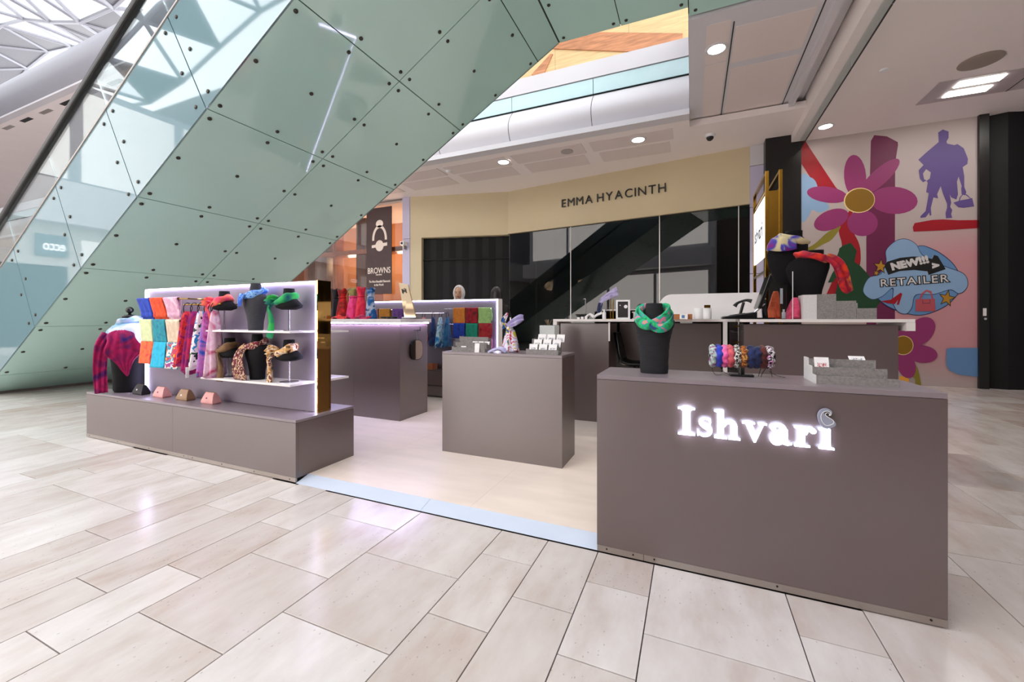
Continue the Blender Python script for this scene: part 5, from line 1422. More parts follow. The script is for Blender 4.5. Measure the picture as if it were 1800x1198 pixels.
obj('box', MB().box(p0.x, p1.x, ty, ty + .12, CTZ, CTZ + .055), mat('light_brown_wood', (176, 112, 66), .5, var=.15, stretch=(1, 6, 6)), t, bevel=.002)
obj('card', MB().box(p0.x + .14, p1.x - .03, ty + .03, ty + .036, CTZ + .055, CTZ + .075), M['card'], t)
p0, p1 = T(1195), T(1209)
t = thing('card_holder', 'white card with a small blue picture leaning on the wooden box', 'card', (p0.x, ty - .05, CTZ))
obj('card', MB().hexa([(p0.x, ty - .06, CTZ), (p1.x, ty - .06, CTZ), (p1.x, ty - .055, CTZ), (p0.x, ty - .055, CTZ), (p0.x, ty - .04, CTZ + .055), (p1.x, ty - .04, CTZ + .055), (p1.x, ty - .035, CTZ + .055), (p0.x, ty - .035, CTZ + .055)]), M['card'], t)
obj('picture', MB().hexa([(p0.x + .02, ty - .0575, CTZ + .012), (p0.x + .05, ty - .0575, CTZ + .012), (p0.x + .05, ty - .056, CTZ + .012), (p0.x + .02, ty - .056, CTZ + .012), (p0.x + .02, ty - .0465, CTZ + .044), (p0.x + .05, ty - .0465, CTZ + .044), (p0.x + .05, ty - .045, CTZ + .044), (p0.x + .02, ty - .045, CTZ + .044)]), mat('blue_picture', (70, 120, 170), .5), t)
for k, u in enumerate((1228, 1243)):
    p = T(u)
    t = thing('candle_glass', ['white candle glass on the till, left of the gold lidded one', 'white candle glass with a gold label on the till'][k], 'candle', (p.x, ty, CTZ))
    obj('cup', MB().lathe((p.x, ty, CTZ), [(.04, 0), (.044, .01), (.044, .12), (.038, .12), (.036, .02)], 18), M['white'], t, smooth=True)
    if k: obj('gold_label', MB().box(p.x - .03, p.x + .03, ty - .046, ty - .04, CTZ + .12, CTZ + .15), M['gold'], t)
# card terminal, phone and screen
p = T(1299)
t = thing('desk_phone', 'black desk phone with handset at the left end of the wide till', 'phone', (p.x, ty - .1, CTZ))
obj('base', MB().hexa([(p.x - .17, ty - .2, CTZ), (p.x + .14, ty - .2, CTZ), (p.x + .14, ty, CTZ), (p.x - .17, ty, CTZ), (p.x - .17, ty - .2, CTZ + .025), (p.x + .14, ty - .2, CTZ + .075), (p.x + .14, ty, CTZ + .075), (p.x - .17, ty, CTZ + .025)]), M['black_gloss'], t, bevel=.008)
obj('handset', MB().tube(smooth_open([(p.x - .05, ty - .12, CTZ + .13), (p.x - .02, ty - .12, CTZ + .165), (p.x + .05, ty - .12, CTZ + .19), (p.x + .10, ty - .12, CTZ + .18)], 5), lambda s: .022 - .01 * math.sin(PI * s)), M['black_gloss'], t, smooth=True)
obj('keypad', MB().hexa([(p.x - .1, ty - .17, CTZ + .037), (p.x + .04, ty - .17, CTZ + .059), (p.x + .04, ty - .05, CTZ + .059), (p.x - .1, ty - .05, CTZ + .037), (p.x - .1, ty - .17, CTZ + .042), (p.x + .04, ty - .17, CTZ + .064), (p.x + .04, ty - .05, CTZ + .064), (p.x - .1, ty - .05, CTZ + .042)]), M['chrome'], t)
obj('handset_cradle', MB().cyl((p.x + .0, ty - .12, CTZ + .05), (p.x + .03, ty - .12, CTZ + .17), .014), M['black_gloss'], t)
p = T(1334)
t = thing('till_screen', 'black till touchscreen tilted on its stand', 'monitor', (p.x, ty, CTZ))
d = Vector((.30, 0, .95)).normalized(); r_ = Vector((0, 1, 0)); nn = d.cross(r_)
c0 = Vector((p.x + .0, ty - .02, CTZ + .10))
qs = [c0 + r_ * a + d * b + nn * c for c in (0, .035) for a, b in ((-.15, 0), (.15, 0), (.15, .34), (-.15, .34))]
obj('screen', MB().hexa(qs), M['black_gloss'], t, bevel=.006)
obj('stand', MB().cyl((p.x + .05, ty - .05, CTZ), (p.x + .03, ty - .08, CTZ + .2), .025).box(p.x - .06, p.x + .12, ty - .14, ty + .06, CTZ, CTZ + .015), M['black_gloss'], t)
obj('arm', MB().tube(smooth_open([(p.x - .06, ty - .1, CTZ + .06), (p.x + .02, ty - .1, CTZ + .14), (p.x + .05, ty - .06, CTZ + .16)], 4), .012), M['chrome'], t)
# scarves, acrylic holder
def heap(label, u0, u1, v1, cols, yq, seed, c='scarf'):
    a, b = on_y(u0, 556, yq), on_y(u1, 556, yq); top = on_y(u0, v1, yq).z
    m = clothmat('heap_%d' % seed, cols, 8, seed=seed, sheen=.1)
    cx = (a.x + b.x) / 2
    o = obj('draped_scarf', bundle(cx, yq, top, CTZ + .004, (.02, .02), ((b.x - a.x) * .55, .07), 5, .15, seed=seed, bend=(-.02, 0)), m, smooth=True)
    tag(o, label, c)
heap('orange scarf heaped behind the acrylic holder on the till', 1352, 1375, 512, [(220, 80, 50), (240, 120, 80), (200, 60, 40)], 5.07, 61)
heap('crimson pink scarf bunched between the two leaning torsos', 1384, 1412, 523, [(190, 40, 80), (220, 80, 120), (160, 30, 60)], 4.86, 62)
p = T(1376)
t = thing('acrylic_holder', 'clear acrylic card holder with perfume vial on the till', 'holder', (p.x, 4.76, CTZ))
p = on_y(1376, 556, 4.76)
obj('holder', MB().box(p.x - .03, p.x + .03, 4.75, 4.756, CTZ, CTZ + .33).box(p.x - .03, p.x + .03, 4.75, 4.79, CTZ, CTZ + .006), M['acrylic'], t)
obj('card', MB().box(p.x - .022, p.x + .0, 4.758, 4.761, CTZ + .15, CTZ + .30), M['card'], t)
obj('vial', MB().lathe((p.x + .01, 4.775, CTZ + .006), [(.016, 0), (.017, .005), (.017, .06), (.008, .066), (.01, .09)], 12), M['card'], t, smooth=True)
t = thing('price_rod', 'thin white price rod hanging beside the orange scarfed torso', 'label', (on_y(1393, 480, 4.8).x, 4.8, 1.4))
q = on_y(1393, 505, 4.7); obj('rod', MB().box(q.x - .003, q.x + .003, 4.69, 4.693, CTZ, on_y(1393, 477, 4.7).z), M['white'], t)

def leaning_torso(label, lab_sc, u, yq, h, w, cols, seed, tail=True, lean=-.10, zb=CTZ):
    """wide shouldered black torso on the till, neck tipped to the right"""
    p = on_y(u, 556, yq); x = p.x
    t = thing('display_torso', label, 'display stand', (x, yq, zb))
    P_ = [(0, .34, .5, 0), (.02, .36, .52, 0), (.2, .42, .58, -.02), (.42, .62, .75, -.06), (.60, .86, .9, -.09), (.74, .98, .92, -.08), (.84, .90, .82, -.04), (.90, .66, .66, .01), (.935, .46, .55, .04), (.97, .42, .52, .06), (1.0, .40, .5, .07)]
    obj('form', MB().loft([(x + w * c * 2.2, yq, zb + h * s, w * a, w * .42 * b) for s, a, b, c in P_], 26), M['black_felt'], t, smooth=True)
    m = clothmat('torso_scarf_%d' % seed, cols, 7, seed=seed, sheen=.1)
    o = thing('tied_scarf', lab_sc, 'scarf', (x, yq, zb + h * .9), 'scarves tied on display forms')
    zc_ = zb + h * .9
    obj('loop', collar((x + w * .04, yq, zc_), w * .62, w * .34, w * .20, tilt=(-.035, 0), seed=seed, fat=.9), m, o, smooth=True)
    if tail:
        cloth('tail', ribbon([(x + w * .55, yq - w * .3, zc_), (x + w * 1.05, yq - w * .45, zc_ - h * .14), (x + w * 1.4, yq - w * .4, zc_ - h * .42), (x + w * 1.55, yq - w * .35, zc_ - h * .52)], lambda s: w * (.35 + .35 * math.sin(PI * s)), wave=.15, across=(.6, .3, .7), seed=seed), m, o)
    else:
        cloth('shoulder_fold', shell(x - w * .28, yq, [(zc_ + .05, w * .28, w * .3, .006), (zc_ + .02, w * .66, w * .52, .01), (zc_ - .05, w * .86, w * .62, .012), (zc_ - .11, w * .9, w * .64, .02)], amp=.05, a0=120, a1=300, seed=seed), m, o)
leaning_torso('large black torso at the back of the wide till, beside the gold totem', 'cream, blue and violet scarf over the rear torso', 1390, 5.21, .93, .19, [(206, 190, 146), (214, 200, 160), (210, 196, 152), (60, 70, 180), (140, 40, 140)], 71, False)
leaning_torso('black torso at the front of the wide till, beside the grey riser', 'orange and crimson scarf tied on the front torso', 1426, 5.03, .69, .19, [(230, 70, 20), (210, 40, 40), (150, 20, 60), (240, 130, 40)], 72, True)

# ---------------------------------------------------------------- felt risers
def riser(name, label, x0, x1, y0, y1, z, hs, cheek='felt_light', group=None, flat_side=False):
    """stepped felt riser, lowest step in front"""
    t = thing(name, label, 'riser', ((x0 + x1) / 2, (y0 + y1) / 2, z), group)
    n = len(hs); d = (y1 - y0) / n
    for k, h in enumerate(hs):
        ya, yb = y0 + k * d, y0 + (k + 1) * d
        ins = k * .018 if not flat_side else 0
        obj('step', MB().box(x0 + .006, x1 - .006 - ins, ya + .0062, yb - .0002, z, z + h - .014), M['felt'], t)
        obj('step_lip', MB().box(x0 + .006, x1 - .006 - ins, ya, ya + .006, z, z + h), M['felt'], t)
    pr = [(y0, 0), (y1, 0), (y1, hs[-1] + .004)] + [q for k in range(n - 1, -1, -1) for q in ((y0 + k * d, hs[k] + .004), (y0 + k * d, (hs[k - 1] + .004) if k else 0))][:-1]
    obj('cheek', MB().prism([(a, b) for a, b in pr], lambda p: (x0, p[0], z + p[1]), lambda p: (x0 + .006, p[0], z + p[1])), M[cheek], t)
    return t
def packet(label, x, y, z, w, h, mark, tilt=.25, group=None, yaw=0.0):
    t = thing('hair_tie_packet', label, 'packet', (x, y, z), group)
    s, c = math.sin(tilt), math.cos(tilt)
    def q(a, b, e): return (x + a * math.cos(yaw) - e * math.sin(yaw) * 0, y + b * s + e + a * math.sin(yaw), z + b * c)
    obj('card', MB().hexa([q(-w/2, 0, 0), q(w/2, 0, 0), q(w/2, 0, .004), q(-w/2, 0, .004), q(-w/2, h, 0), q(w/2, h, 0), q(w/2, h, .004), q(-w/2, h, .004)]), M['card'], t)
    obj('print', MB().hexa([q(-w*.32, h*.12, -.0008), q(w*.32, h*.12, -.0008), q(w*.32, h*.12, 0), q(-w*.32, h*.12, 0), q(-w*.32, h*.55, -.0008), q(w*.32, h*.55, -.0008), q(w*.32, h*.55, 0), q(-w*.32, h*.55, 0)]), mark, t)
    return t
mk_red = clothmat('packet_print_red', [(240, 236, 236), (170, 40, 60), (230, 190, 190), (240, 236, 236), (120, 50, 60)], 90, const=True)
mk_grey = clothmat('packet_print_grey', [(236, 234, 236), (150, 150, 160), (236, 234, 236), (90, 90, 100), (236, 234, 236)], 70, const=True)
# on the front counter
Z = .912
riser('felt_riser', 'three step grey felt riser on the right of the sign counter', .50, .800, 2.235, 2.435, Z, [.034, .068, .10])
packet('white packet with a red print at the front of the felt riser', .545, 2.310, Z + .055, .055, .058, mk_red, .3)
packet('white packet lying at the top step of the felt riser', .700, 2.395, Z + .095, .06, .03, mk_grey, .9)
for k, (x, y, z) in enumerate(((.60, 2.262, .03), (.655, 2.262, .03), (.71, 2.262, .028), (.66, 2.33, .064), (.72, 2.33, .062), (.56, 2.40, .095), (.61, 2.40, .095))):
    packet(['white packet edge beside the red printed packet, lowest step of sign counter riser', 'white packet edge in the middle of the lowest step, sign counter riser', 'white packet edge at the right of the lowest step, sign counter riser', 'white packet edge on the second step of the sign counter riser, left', 'white packet edge on the second step of the sign counter riser, right', 'white packet edge at the left of the top step, sign counter riser', 'white packet edge on the top step of the sign counter riser, second'][k], x, y, Z + z - .022, .05, .028, M['card'], .7, 'packets tucked in the sign counter riser')
# on the middle counter, left
riser('felt_riser', 'grey felt riser with hair slides on the left of the middle counter', -1.955, -1.62, 3.16, 3.36, Z, [.04, .08, .125], 'felt')
for k, (x, y, z) in enumerate(((-1.86, 3.19, .036), (-1.78, 3.255, .076), (-1.72, 3.255, .076), (-1.66, 3.255, .076))):
    packet(['white packet lying alone in the lowest step, left riser of middle counter', 'white packet, left of three on the second step, left riser of middle counter', 'white packet, middle of three on the second step, left riser of middle counter', 'white packet, right of three on the second step, left riser of middle counter'][k], x, y, Z + z - .016, .05, .032, mk_grey, .6, 'packets in the left riser of the middle counter')
o = tag(obj('price_card', MB().hexa([(-1.72, 3.148, Z), (-1.675, 3.148, Z), (-1.675, 3.151, Z), (-1.72, 3.151, Z), (-1.72, 3.156, Z + .078), (-1.675, 3.156, Z + .078), (-1.675, 3.159, Z + .078), (-1.72, 3.159, Z + .078)]), M['card']), 'white price card standing before the left riser of the middle counter', 'card')
# on the middle counter, right
x0, x1 = -1.245, -.965
riser('felt_riser', 'grey felt riser full of white packets at the right of the middle counter', x0, x1, 3.15, 3.36, Z, [.04, .075, .115], 'felt')
t = bpy.context.scene.objects.get('felt_riser.002')
rowname = ['front', 'middle', 'top']
for r in range(3):
    for k in range(3):
        packet('white printed packet, %s in the %s row of the packed riser' % (['left', 'centre', 'right'][k], rowname[r]), x0 + .055 + k * .082 + .012 * r, 3.165 + r * .07, Z + [.02, .055, .095][r], .068, .066, mk_grey, .35, 'packets in the right riser of the middle counter')
# on the wide till
y0_ = 4.74
a, b = on_y(1425, 556, y0_).x, on_y(1534, 556, y0_).x
w3 = (b - a) / 3
t = thing('felt_riser', 'large stepped grey felt riser with white side on the wide till', 'riser', ((a + b) / 2, 4.85, CTZ))
for k, h in enumerate((.235, .17, .10)):
    obj('step', MB().box(a + .05 + k * w3 * .96, a + .05 + (k + 1) * w3 * .96 - .002, y0_, y0_ + .20, CTZ, CTZ + h), M['felt'], t)
obj('cheek', MB().box(a - .06, a + .048, y0_ - .002, y0_ + .20, CTZ, CTZ + .232), M['felt_light'], t)
o = tag(obj('price_tag', MB().box(on_y(1505, 540, 4.75).x, on_y(1511, 540, 4.75).x, 4.80, 4.803, CTZ + .10, CTZ + .15), M['card']), 'white tag standing on the large riser of the wide till', 'label')

# ---------------------------------------------------------------- rope bust with green scarf on the sign counter
bx, by_ = -.188, 2.335
t = thing('display_bust', 'black cord wrapped bust on the left of the sign counter', 'display stand', (bx, by_, Z))
PB = [(0, .068, .05), (.006, .071, .052), (.10, .073, .054), (.17, .079, .057), (.23, .093, .059), (.262, .104, .055), (.278, .103, .050), (.292, .086, .047), (.302, .060, .044), (.312, .047, .043), (.34, .044, .042), (.366, .043, .041), (.371, .039, .038)]
bm_ = []
for i in range(len(PB) - 1):
    for q in range(6):
        s = q / 6; a_, b_ = PB[i], PB[i + 1]
        zz = a_[0] + (b_[0] - a_[0]) * s
        rip = .0010 * math.sin(zz * 900)
        bm_.append((bx, by_, Z + zz, a_[1] + (b_[1] - a_[1]) * s + rip, a_[2] + (b_[2] - a_[2]) * s + rip))
bm_.append((bx, by_, Z + PB[-1][0], PB[-1][1], PB[-1][2]))
obj('bust_form', MB().loft(bm_, 36), M['rope_black'], t, smooth=True)
mg = clothmat('green_print', [(40, 60, 110), (30, 150, 90), (40, 190, 120), (30, 160, 150), (230, 110, 150), (120, 190, 80)], 22, seed=7, sheen=.1)
t = thing('tied_scarf', 'emerald green printed scarf crossed round the cord wrapped bust', 'scarf', (bx, by_, Z + .3), 'scarves tied on display forms')
def half_collar(seed, path, w):
    pts = smooth_open(path, 5); m = len(pts); rs = []
    rr = random.Random(seed); ph = rr.random() * 6
    for i, p in enumerate(pts):
        d = (pts[min(i+1, m-1)] - pts[max(i-1, 0)]).normalized()
        up = Vector((p.x - bx, p.y - by_, 0)).normalized()
        a = (Vector((0, 0, 1)) - d * d.z).normalized(); b = d.cross(a)
        ring = []
        for j in range(14):
            q = 2 * PI * j / 14
            r = 1 + .16 * math.sin(3 * q + i * .25 + ph)
            ring.append(p + a * (w * r * math.cos(q)) + b * (w * .36 * r * math.sin(q)))
        rs.append(ring)
    return MB().rings(rs)
obj('loop', half_collar(1, [(bx + .05, by_ + .03, Z + .345), (bx + .077, by_ - .015, Z + .33), (bx + .055, by_ - .052, Z + .292), (bx + .0, by_ - .07, Z + .262), (bx - .05, by_ - .066, Z + .262), (bx - .086, by_ - .03, Z + .29), (bx - .08, by_ + .01, Z + .325), (bx - .05, by_ + .035, Z + .345), (bx, by_ + .055, Z + .35), (bx + .05, by_ + .03, Z + .345)], .026), mg, t, smooth=True)
obj('loop', half_collar(2, [(bx - .055, by_ + .03, Z + .34), (bx - .07, by_ - .02, Z + .315), (bx - .035, by_ - .058, Z + .275), (bx + .02, by_ - .078, Z + .240), (bx + .065, by_ - .062, Z + .25), (bx + .092, by_ - .02, Z + .288), (bx + .075, by_ + .02, Z + .32)], .022), mg, t, smooth=True)

# ---------------------------------------------------------------- scrunchie bar
sx_, sy_ = .226, 2.375
t = thing('scrunchie_stand', 'black T-bar stand for scrunchies on the sign counter', 'display stand', (sx_, sy_, Z))
obj('base', MB().box(sx_ - .053, sx_ + .053, sy_ - .03, sy_ + .03, Z, Z + .011), M['black_gloss'], t, bevel=.004)
obj('post', MB().cyl((sx_, sy_, Z + .01), (sx_, sy_, Z + .09), .014), M['black_gloss'], t)
obj('bar', MB().cyl((sx_ - .142, sy_, Z + .098), (sx_ + .142, sy_, Z + .098), .03, n=20), M['black_felt'], t)
scr = [('white, black and mint striped scrunchie, leftmost on the bar', [(30, 34, 40), (226, 222, 230), (160, 190, 180), (150, 90, 140)], True),
       ('cobalt blue scrunchie on the bar', [(30, 40, 150), (50, 70, 200), (24, 30, 120)], False),
       ('hot pink scrunchie on the bar', [(230, 60, 150), (244, 120, 180), (200, 40, 120)], False),
       ('rose red scrunchie beside the hot pink one', [(180, 40, 60), (220, 100, 110), (140, 30, 60)], False),
       ('black and white leopard scrunchie on the bar', [(30, 30, 30), (220, 216, 210), (60, 58, 56), (200, 196, 190)], True),
       ('amber and brown patterned scrunchie on the bar', [(70, 36, 14), (180, 100, 30), (120, 60, 20), (200, 150, 80)], True),
       ('dark navy scrunchie, left of two in the centre right', [(16, 24, 60), (28, 44, 96), (14, 18, 44)], False),
       ('midnight blue scrunchie beside the maroon one', [(14, 18, 46), (24, 36, 84), (10, 14, 34)], False),
       ('maroon scrunchie on the bar', [(60, 14, 16), (96, 30, 26), (44, 10, 14)], False),
       ('black, white and pink scrunchie, rightmost on the bar', [(16, 14, 18), (216, 150, 200), (20, 18, 22), (226, 222, 226), (90, 20, 60)], True)]
xs_ = [-.128, -.101, -.074, -.049, -.020, .009, .042, .068, .094, .120]
for i, ((lb, cols, cst), dx) in enumerate(zip(scr, xs_)):
    rs = []; n = 40; k = 10; rr = random.Random(i); ph = rr.random() * 6
    wx = .016 if i not in (6, 7) else .018
    for a_ in range(n):
        a = 2 * PI * a_ / n
        ring = []
        for j in range(k):
            b = 2 * PI * j / k
            f = 1 + .22 * math.sin(9 * a + ph) * math.cos(b) + .12 * math.sin(13 * a + ph * 2)
            rad = .041 + .0155 * f * math.cos(b)
            ring.append((sx_ + dx + wx * 1.05 * math.sin(b) + .004 * math.sin(7 * a + ph), sy_ + rad * math.cos(a), Z + .098 + rad * math.sin(a)))
        rs.append(ring)
    o = obj('scrunchie', MB().rings(rs, closed=True), clothmat('scrunchie_%d' % i, cols, 40 if cst else 20, const=cst, seed=i, sheen=.2), smooth=True)
    tag(o, lb, 'scrunchie', 'scrunchies on the black bar')
wires = [[(-.132, 0, .05), (-.13, -.02, .02), (-.115, -.03, .004), (-.09, -.03, .006)], [(-.10, 0, .045), (-.08, -.02, .02), (-.06, -.03, .012), (-.052, -.03, .006)], [(.085, 0, .045), (.075, -.02, .02), (.07, -.03, .006)],
         [(.105, 0, .045), (.09, -.01, .02), (.08, -.035, .005)], [(.125, 0, .05), (.128, -.01, .02), (.13, -.02, .006)], [(.12, 0, .03), (.15, -.01, .012), (.185, -.02, .006)]]
for i, w in enumerate(wires):
    o = obj('cord_end', MB().tube(smooth_open([(sx_ + a, sy_ + b, Z + c) for a, b, c in w], 4), .0014, 5), M['black_gloss'])
    tag(o, ['black drawcord trailing at the far left below the scrunchies', 'black drawcord below the pink scrunchie', 'black drawcord nearest the right of the stand base', 'black slanting drawcord below the maroon scrunchie', 'black straight drawcord below the rightmost scrunchie', 'black drawcord lying out to the right on the sign counter'][i], 'cord')

# ---------------------------------------------------------------- knotted scarf on the middle counter
kx, ky = -1.43, 3.26
t = thing('scarf_stand', 'white scarf with red and yellow patches knotted on a stand, middle counter', 'scarf', (kx, ky, Z))
mk = clothmat('patch_print', [(214, 210, 230), (220, 216, 234), (208, 204, 226), (190, 30, 50), (222, 218, 234), (216, 212, 232), (200, 180, 40), (40, 90, 170)], 10, const=True, seed=9, sheen=.1)
obj('pole', MB().cyl((kx, ky, Z), (kx, ky, Z + .30), .006).lathe((kx, ky, Z), [(.05, 0), (.05, .005), (.006, .006)]), M['chrome'], t)
obj('drape', bundle(kx, ky, Z + .195, Z + .006, (.034, .03), (.078, .062), 5, .12, seed=81), mk, t, smooth=True)
obj('knot', MB().ball((kx, ky - .02, Z + .20), .032, .03, .026), mk, t, smooth=True)
cloth('bow', ribbon([(kx - .045, ky, Z + .21), (kx - .06, ky - .02, Z + .26), (kx - .03, ky - .03, Z + .31), (kx - .018, ky - .03, Z + .34)], lambda s: .075 * (1 - .85 * s), wave=.15, across=(1, 0, .2), seed=3), mk, t)
cloth('bow', ribbon([(kx - .02, ky - .03, Z + .22), (kx + .03, ky - .035, Z + .255), (kx + .09, ky - .02, Z + .29), (kx + .12, ky, Z + .295)], lambda s: .04 + .035 * math.sin(PI * s), wave=.18, across=(-.3, .3, 1), seed=4), clothmat('lilac_bow', [(190, 184, 220), (160, 150, 200), (210, 206, 232)], 9, sheen=.1), t)
cloth('fall', ribbon([(kx - .16, ky - .09, Z + .008), (kx - .11, ky - .10, Z + .03), (kx - .05, ky - .09, Z + .035), (kx, ky - .08, Z + .012)], .07, wave=.14, across=(.1, 1, .2), seed=5), clothmat('lilac_fall', [(196, 192, 226), (170, 164, 206), (214, 210, 234)], 9, sheen=.1), t)
# white planter behind
px_, py_ = on_y(966, 572, 4.25).x, 4.25
t = thing('planter', 'tall white square planter with dry sprigs beside the left till', 'planter', (px_, py_, PZ))
obj('pot', MB().hexa([(px_ - .08, py_ - .08, PZ), (px_ + .08, py_ - .08, PZ), (px_ + .08, py_ + .08, PZ), (px_ - .08, py_ + .08, PZ), (px_ - .085, py_ - .085, 1.13), (px_ + .085, py_ - .085, 1.13), (px_ + .085, py_ + .085, 1.13), (px_ - .085, py_ + .085, 1.13)]), mat('pale_grey_planter', (206, 212, 212), .45), t, bevel=.006)
obj('soil', MB().box(px_ - .07, px_ + .07, py_ - .07, py_ + .07, 1.13, 1.133), M['dark'], t)
for k in range(7):
    a = R.random() * 6
    obj('sprig', MB().tube([(px_ + .02 * math.cos(a), py_ + .02 * math.sin(a), 1.132), (px_ + .04 * math.cos(a), py_, 1.165), (px_ + .06 * math.cos(a), py_ + .02, 1.185 + .015 * R.random())], .003, 5), mat('dry_sprig', (120, 104, 78), .8) if k == 0 else bpy.data.materials['dry_sprig'], t)

# ---------------------------------------------------------------- gold totem sign behind the tills
t = thing('totem_sign', 'tall gold framed totem with a glowing white sign panel behind the tills', 'sign', (.94, 6.8, 0))
gx0, gx1, gy0, gy1, gt = .86, 1.05, 6.2, 7.38, 3.10
for x in (gx0, gx1 - .04):
    for y in (gy0, gy1 - .04):
        obj('post', MB().box(x, x + .04, y, y + .04, 0, gt), M['gold'], t, bevel=.002)
for z in (gt - .04, 2.84, 1.80, 1.40):
    obj('cross_bar', MB().box(gx0 + .001, gx0 + .039, gy0 + .041, gy1 - .041, z, z + .035), M['gold'], t)
    obj('cross_bar', MB().box(gx1 - .039, gx1 - .001, gy0 + .041, gy1 - .041, z, z + .035), M['gold'], t)
for z in (1.80, 2.02):
    obj('cross_bar', MB().box(gx0 + .041, gx1 - .041, gy0 + .001, gy0 + .039, z, z + .04), M['gold'], t)
obj('end_panel', MB().box(gx0 + .041, gx1 - .041, gy0 + .004, gy0 + .03, 2.08, 2.84), M['gold'], t)
lp = obj('light_panel', MB().box(gx0 + .006, gx0 + .03, gy0 + .045, gy1 - .045, 2.02, 2.80), emat('totem_light', (250, 246, 240), .7), t)
text_obj('panel_word', 'Ishvari', .30, mat('grey_word', (90, 96, 120), .5), face_mtx((gx0 + .004, gy1 - .12, 2.32), (0, -1, 0), (0, 0, 1)), lp, .001, 'LEFT', .004)

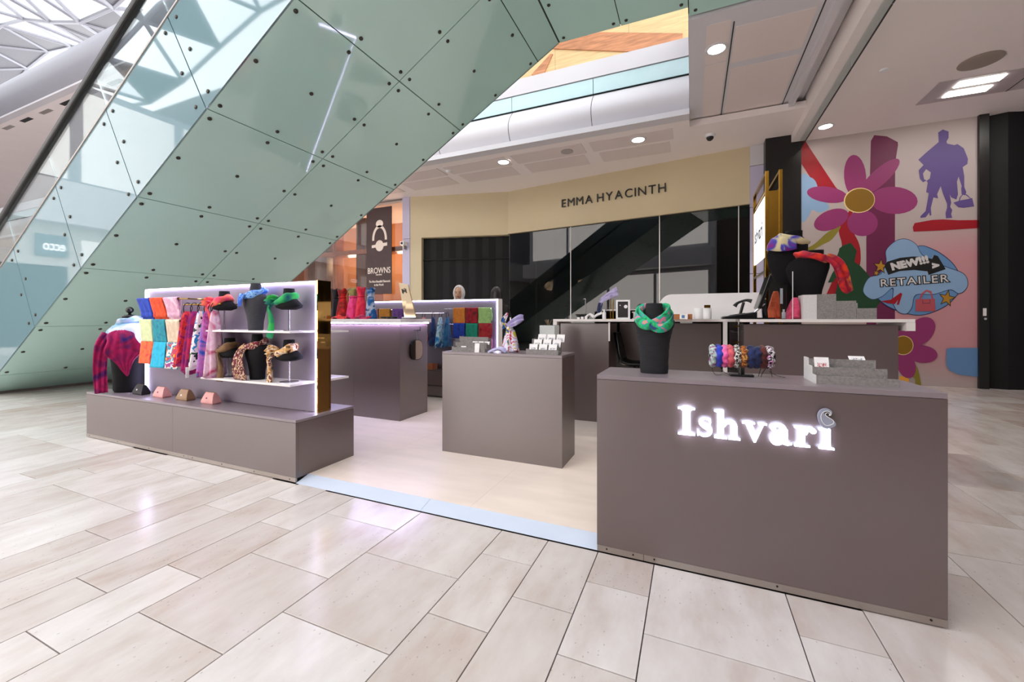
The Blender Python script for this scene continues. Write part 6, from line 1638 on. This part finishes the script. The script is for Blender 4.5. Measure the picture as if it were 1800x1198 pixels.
# ================================================================ PEOPLE
def body_skin(name, joints, edges, radii, m, parent, root=0):
    me = bpy.data.meshes.new(name); me.from_pydata(joints, edges, []); me.update()
    o = bpy.data.objects.new(name, me); link(o, parent)
    me.materials.append(m)
    sk = o.modifiers.new('skin', 'SKIN'); sk.use_smooth_shade = True
    for i, r in enumerate(radii):
        me.skin_vertices[0].data[i].radius = r
    me.skin_vertices[0].data[root].use_root = True
    ss = o.modifiers.new('sub', 'SUBSURF'); ss.levels = 2; ss.render_levels = 2
    return o
def person(label, x, y, top, yaw, hood, coat_m):
    t = thing('person', label, 'person', (x, y, 0))
    k = top / 1.70
    def P_(a, b, c): return (x + k * (a * math.cos(yaw) - b * math.sin(yaw)), y + k * (a * math.sin(yaw) + b * math.cos(yaw)), k * c)
    # local: -y is forward
    J = [(0, 0, .95), (0, 0, 1.15), (0, .01, 1.36), (0, -.005, 1.47), (.17, .01, 1.37), (.24, .02, 1.10), (.19, -.07, .90), (-.17, .01, 1.37), (-.24, .02, 1.10), (-.19, -.07, .90),
         (.09, 0, .90), (.095, -.01, .50), (.09, .02, .08), (.10, -.13, .04), (-.09, 0, .90), (-.095, -.01, .50), (-.09, .02, .08), (-.10, -.13, .04)]
    E_ = [(0, 1), (1, 2), (2, 3), (2, 4), (4, 5), (5, 6), (2, 7), (7, 8), (8, 9), (0, 10), (10, 11), (11, 12), (12, 13), (0, 14), (14, 15), (15, 16), (16, 17)]
    rad = [(.15, .11), (.13, .10), (.14, .10), (.055, .055), (.07, .07), (.05, .05), (.04, .04), (.07, .07), (.05, .05), (.04, .04), (.09, .09), (.06, .06), (.045, .045), (.035, .03), (.09, .09), (.06, .06), (.045, .045), (.035, .03)]
    body_skin('body', [P_(*j) for j in J], E_, [(a * k, b * k) for a, b in rad], coat_m, t)
    # head with a face
    hc = P_(0, -.02, 1.585)
    mb = MB(); n, m_ = 24, 16
    rs = []
    for i in range(m_ + 1):
        f = PI * max(.03, min(.97, i / m_)); ring = []
        for j in range(n):
            a = 2 * PI * j / n
            lx = .074 * math.sin(f) * math.sin(a); ly = -.094 * math.sin(f) * math.cos(a); lz = -.115 * math.cos(f)
            if lz < -.03: lx *= 1 + (lz + .03) * 3.2; ly *= 1 + (lz + .03) * 1.5
            if abs(lx) < .018 and ly < -.05 and -.045 < lz < .02: ly -= .018 * (1 - abs(lz + .018) / .04)
            q = P_(lx, ly - .02, 1.585 + lz); ring.append(q)
        rs.append(ring)
    mb.rings(rs)
    hd = obj('head', mb, M['skin'], t, smooth=True)
    for s in (-1, 1):
        obj('eye', MB().ball(P_(.03 * s, -.106, 1.592), .011, .008, .006), M['hair'], hd)
        obj('eyebrow', MB().tube([P_(.014 * s, -.114, 1.608), P_(.03 * s, -.113, 1.614), P_(.047 * s, -.10, 1.608)], .003, 5), M['hair'], hd)
    obj('mouth', MB().tube([P_(-.022, -.103, 1.532), P_(0, -.112, 1.533), P_(.022, -.103, 1.532)], .005, 6), mat('lips_' + name_of(label), (168, 84, 80), .5), hd)
    # long coat
    mb = MB(); rs = []
    for z, a, b in ((.42, .25, .20), (.6, .235, .185), (.9, .205, .15), (1.1, .18, .135), (1.3, .205, .135), (1.40, .19, .12), (1.45, .10, .08)):
        rs.append([P_(a * math.cos(q), b * math.sin(q), z) for q in (2 * PI * j / 24 for j in range(24))])
    mb.rings(rs); obj('coat', mb, coat_m, t, smooth=True)
    if hood:
        rs = []
        for i in range(15):
            f = PI * (.04 + .66 * i / 14); rs.append([P_(.098 * math.sin(f) * math.sin(a), (-.112 * math.cos(a) * math.sin(f)) + .004, 1.594 + .135 * math.cos(f)) for a in (math.radians(38 + 284 * j / 24) for j in range(25))] if i > 4 else
                         [P_(.098 * math.sin(f) * math.sin(a), (-.112 * math.cos(a) * math.sin(f)) + .004, 1.594 + .135 * math.cos(f)) for a in (math.radians(2 + 356 * j / 24) for j in range(25))])
        rs.append([P_(.13 * math.sin(a), -.13 * math.cos(a) + .01, 1.44) for a in (math.radians(10 + 340 * j / 24) for j in range(25))])
        rs.append([P_(.19 * math.sin(a), -.15 * math.cos(a) + .01, 1.33) for a in (math.radians(4 + 352 * j / 24) for j in range(25))])
        cloth('headscarf', MB().grid(rs), M['cotton_white'], t, .008)
        cloth('headscarf_chin', MB().grid([[P_(.085 * math.sin(a), -.105 * math.cos(a), z_) for a in (math.radians(-50 + 100 * j / 12) for j in range(13))] for z_ in (1.495, 1.44, 1.36)]), M['cotton_white'], t, .01)
    else:
        rs = []
        for i in range(14):
            f = PI * (.03 + .5 * i / 13)
            rs.append([P_(.092 * math.sin(f) * math.sin(a), -.11 * math.cos(a) * math.sin(f) + .006, 1.60 + .125 * math.cos(f)) for a in (math.radians(48 + 264 * j / 24) for j in range(25))])
        for z_, a0, b0 in ((1.5, .105, .115), (1.38, .12, .14), (1.22, .11, .15), (1.08, .08, .14)):
            rs.append([P_(a0 * math.sin(a), -b0 * math.cos(a) + .01, z_) for a in (math.radians(62 + 236 * j / 24) for j in range(25))])
        cloth('hair', MB().grid(rs), M['hair'], t, .012)
    return t
def name_of(s): return s.split()[0]
person('person in a white headscarf standing behind the back display wall', -3.60, 6.05, 1.74, .35, True, M['dark_cloth'])
person('person with long dark hair and dark coat, turned away behind the back wall', -2.93, 6.1, 1.70, 4.0, False, mat('black_coat', (24, 22, 24), .9))

for o in bpy.data.objects:
    if '_o' in o: del o['_o']
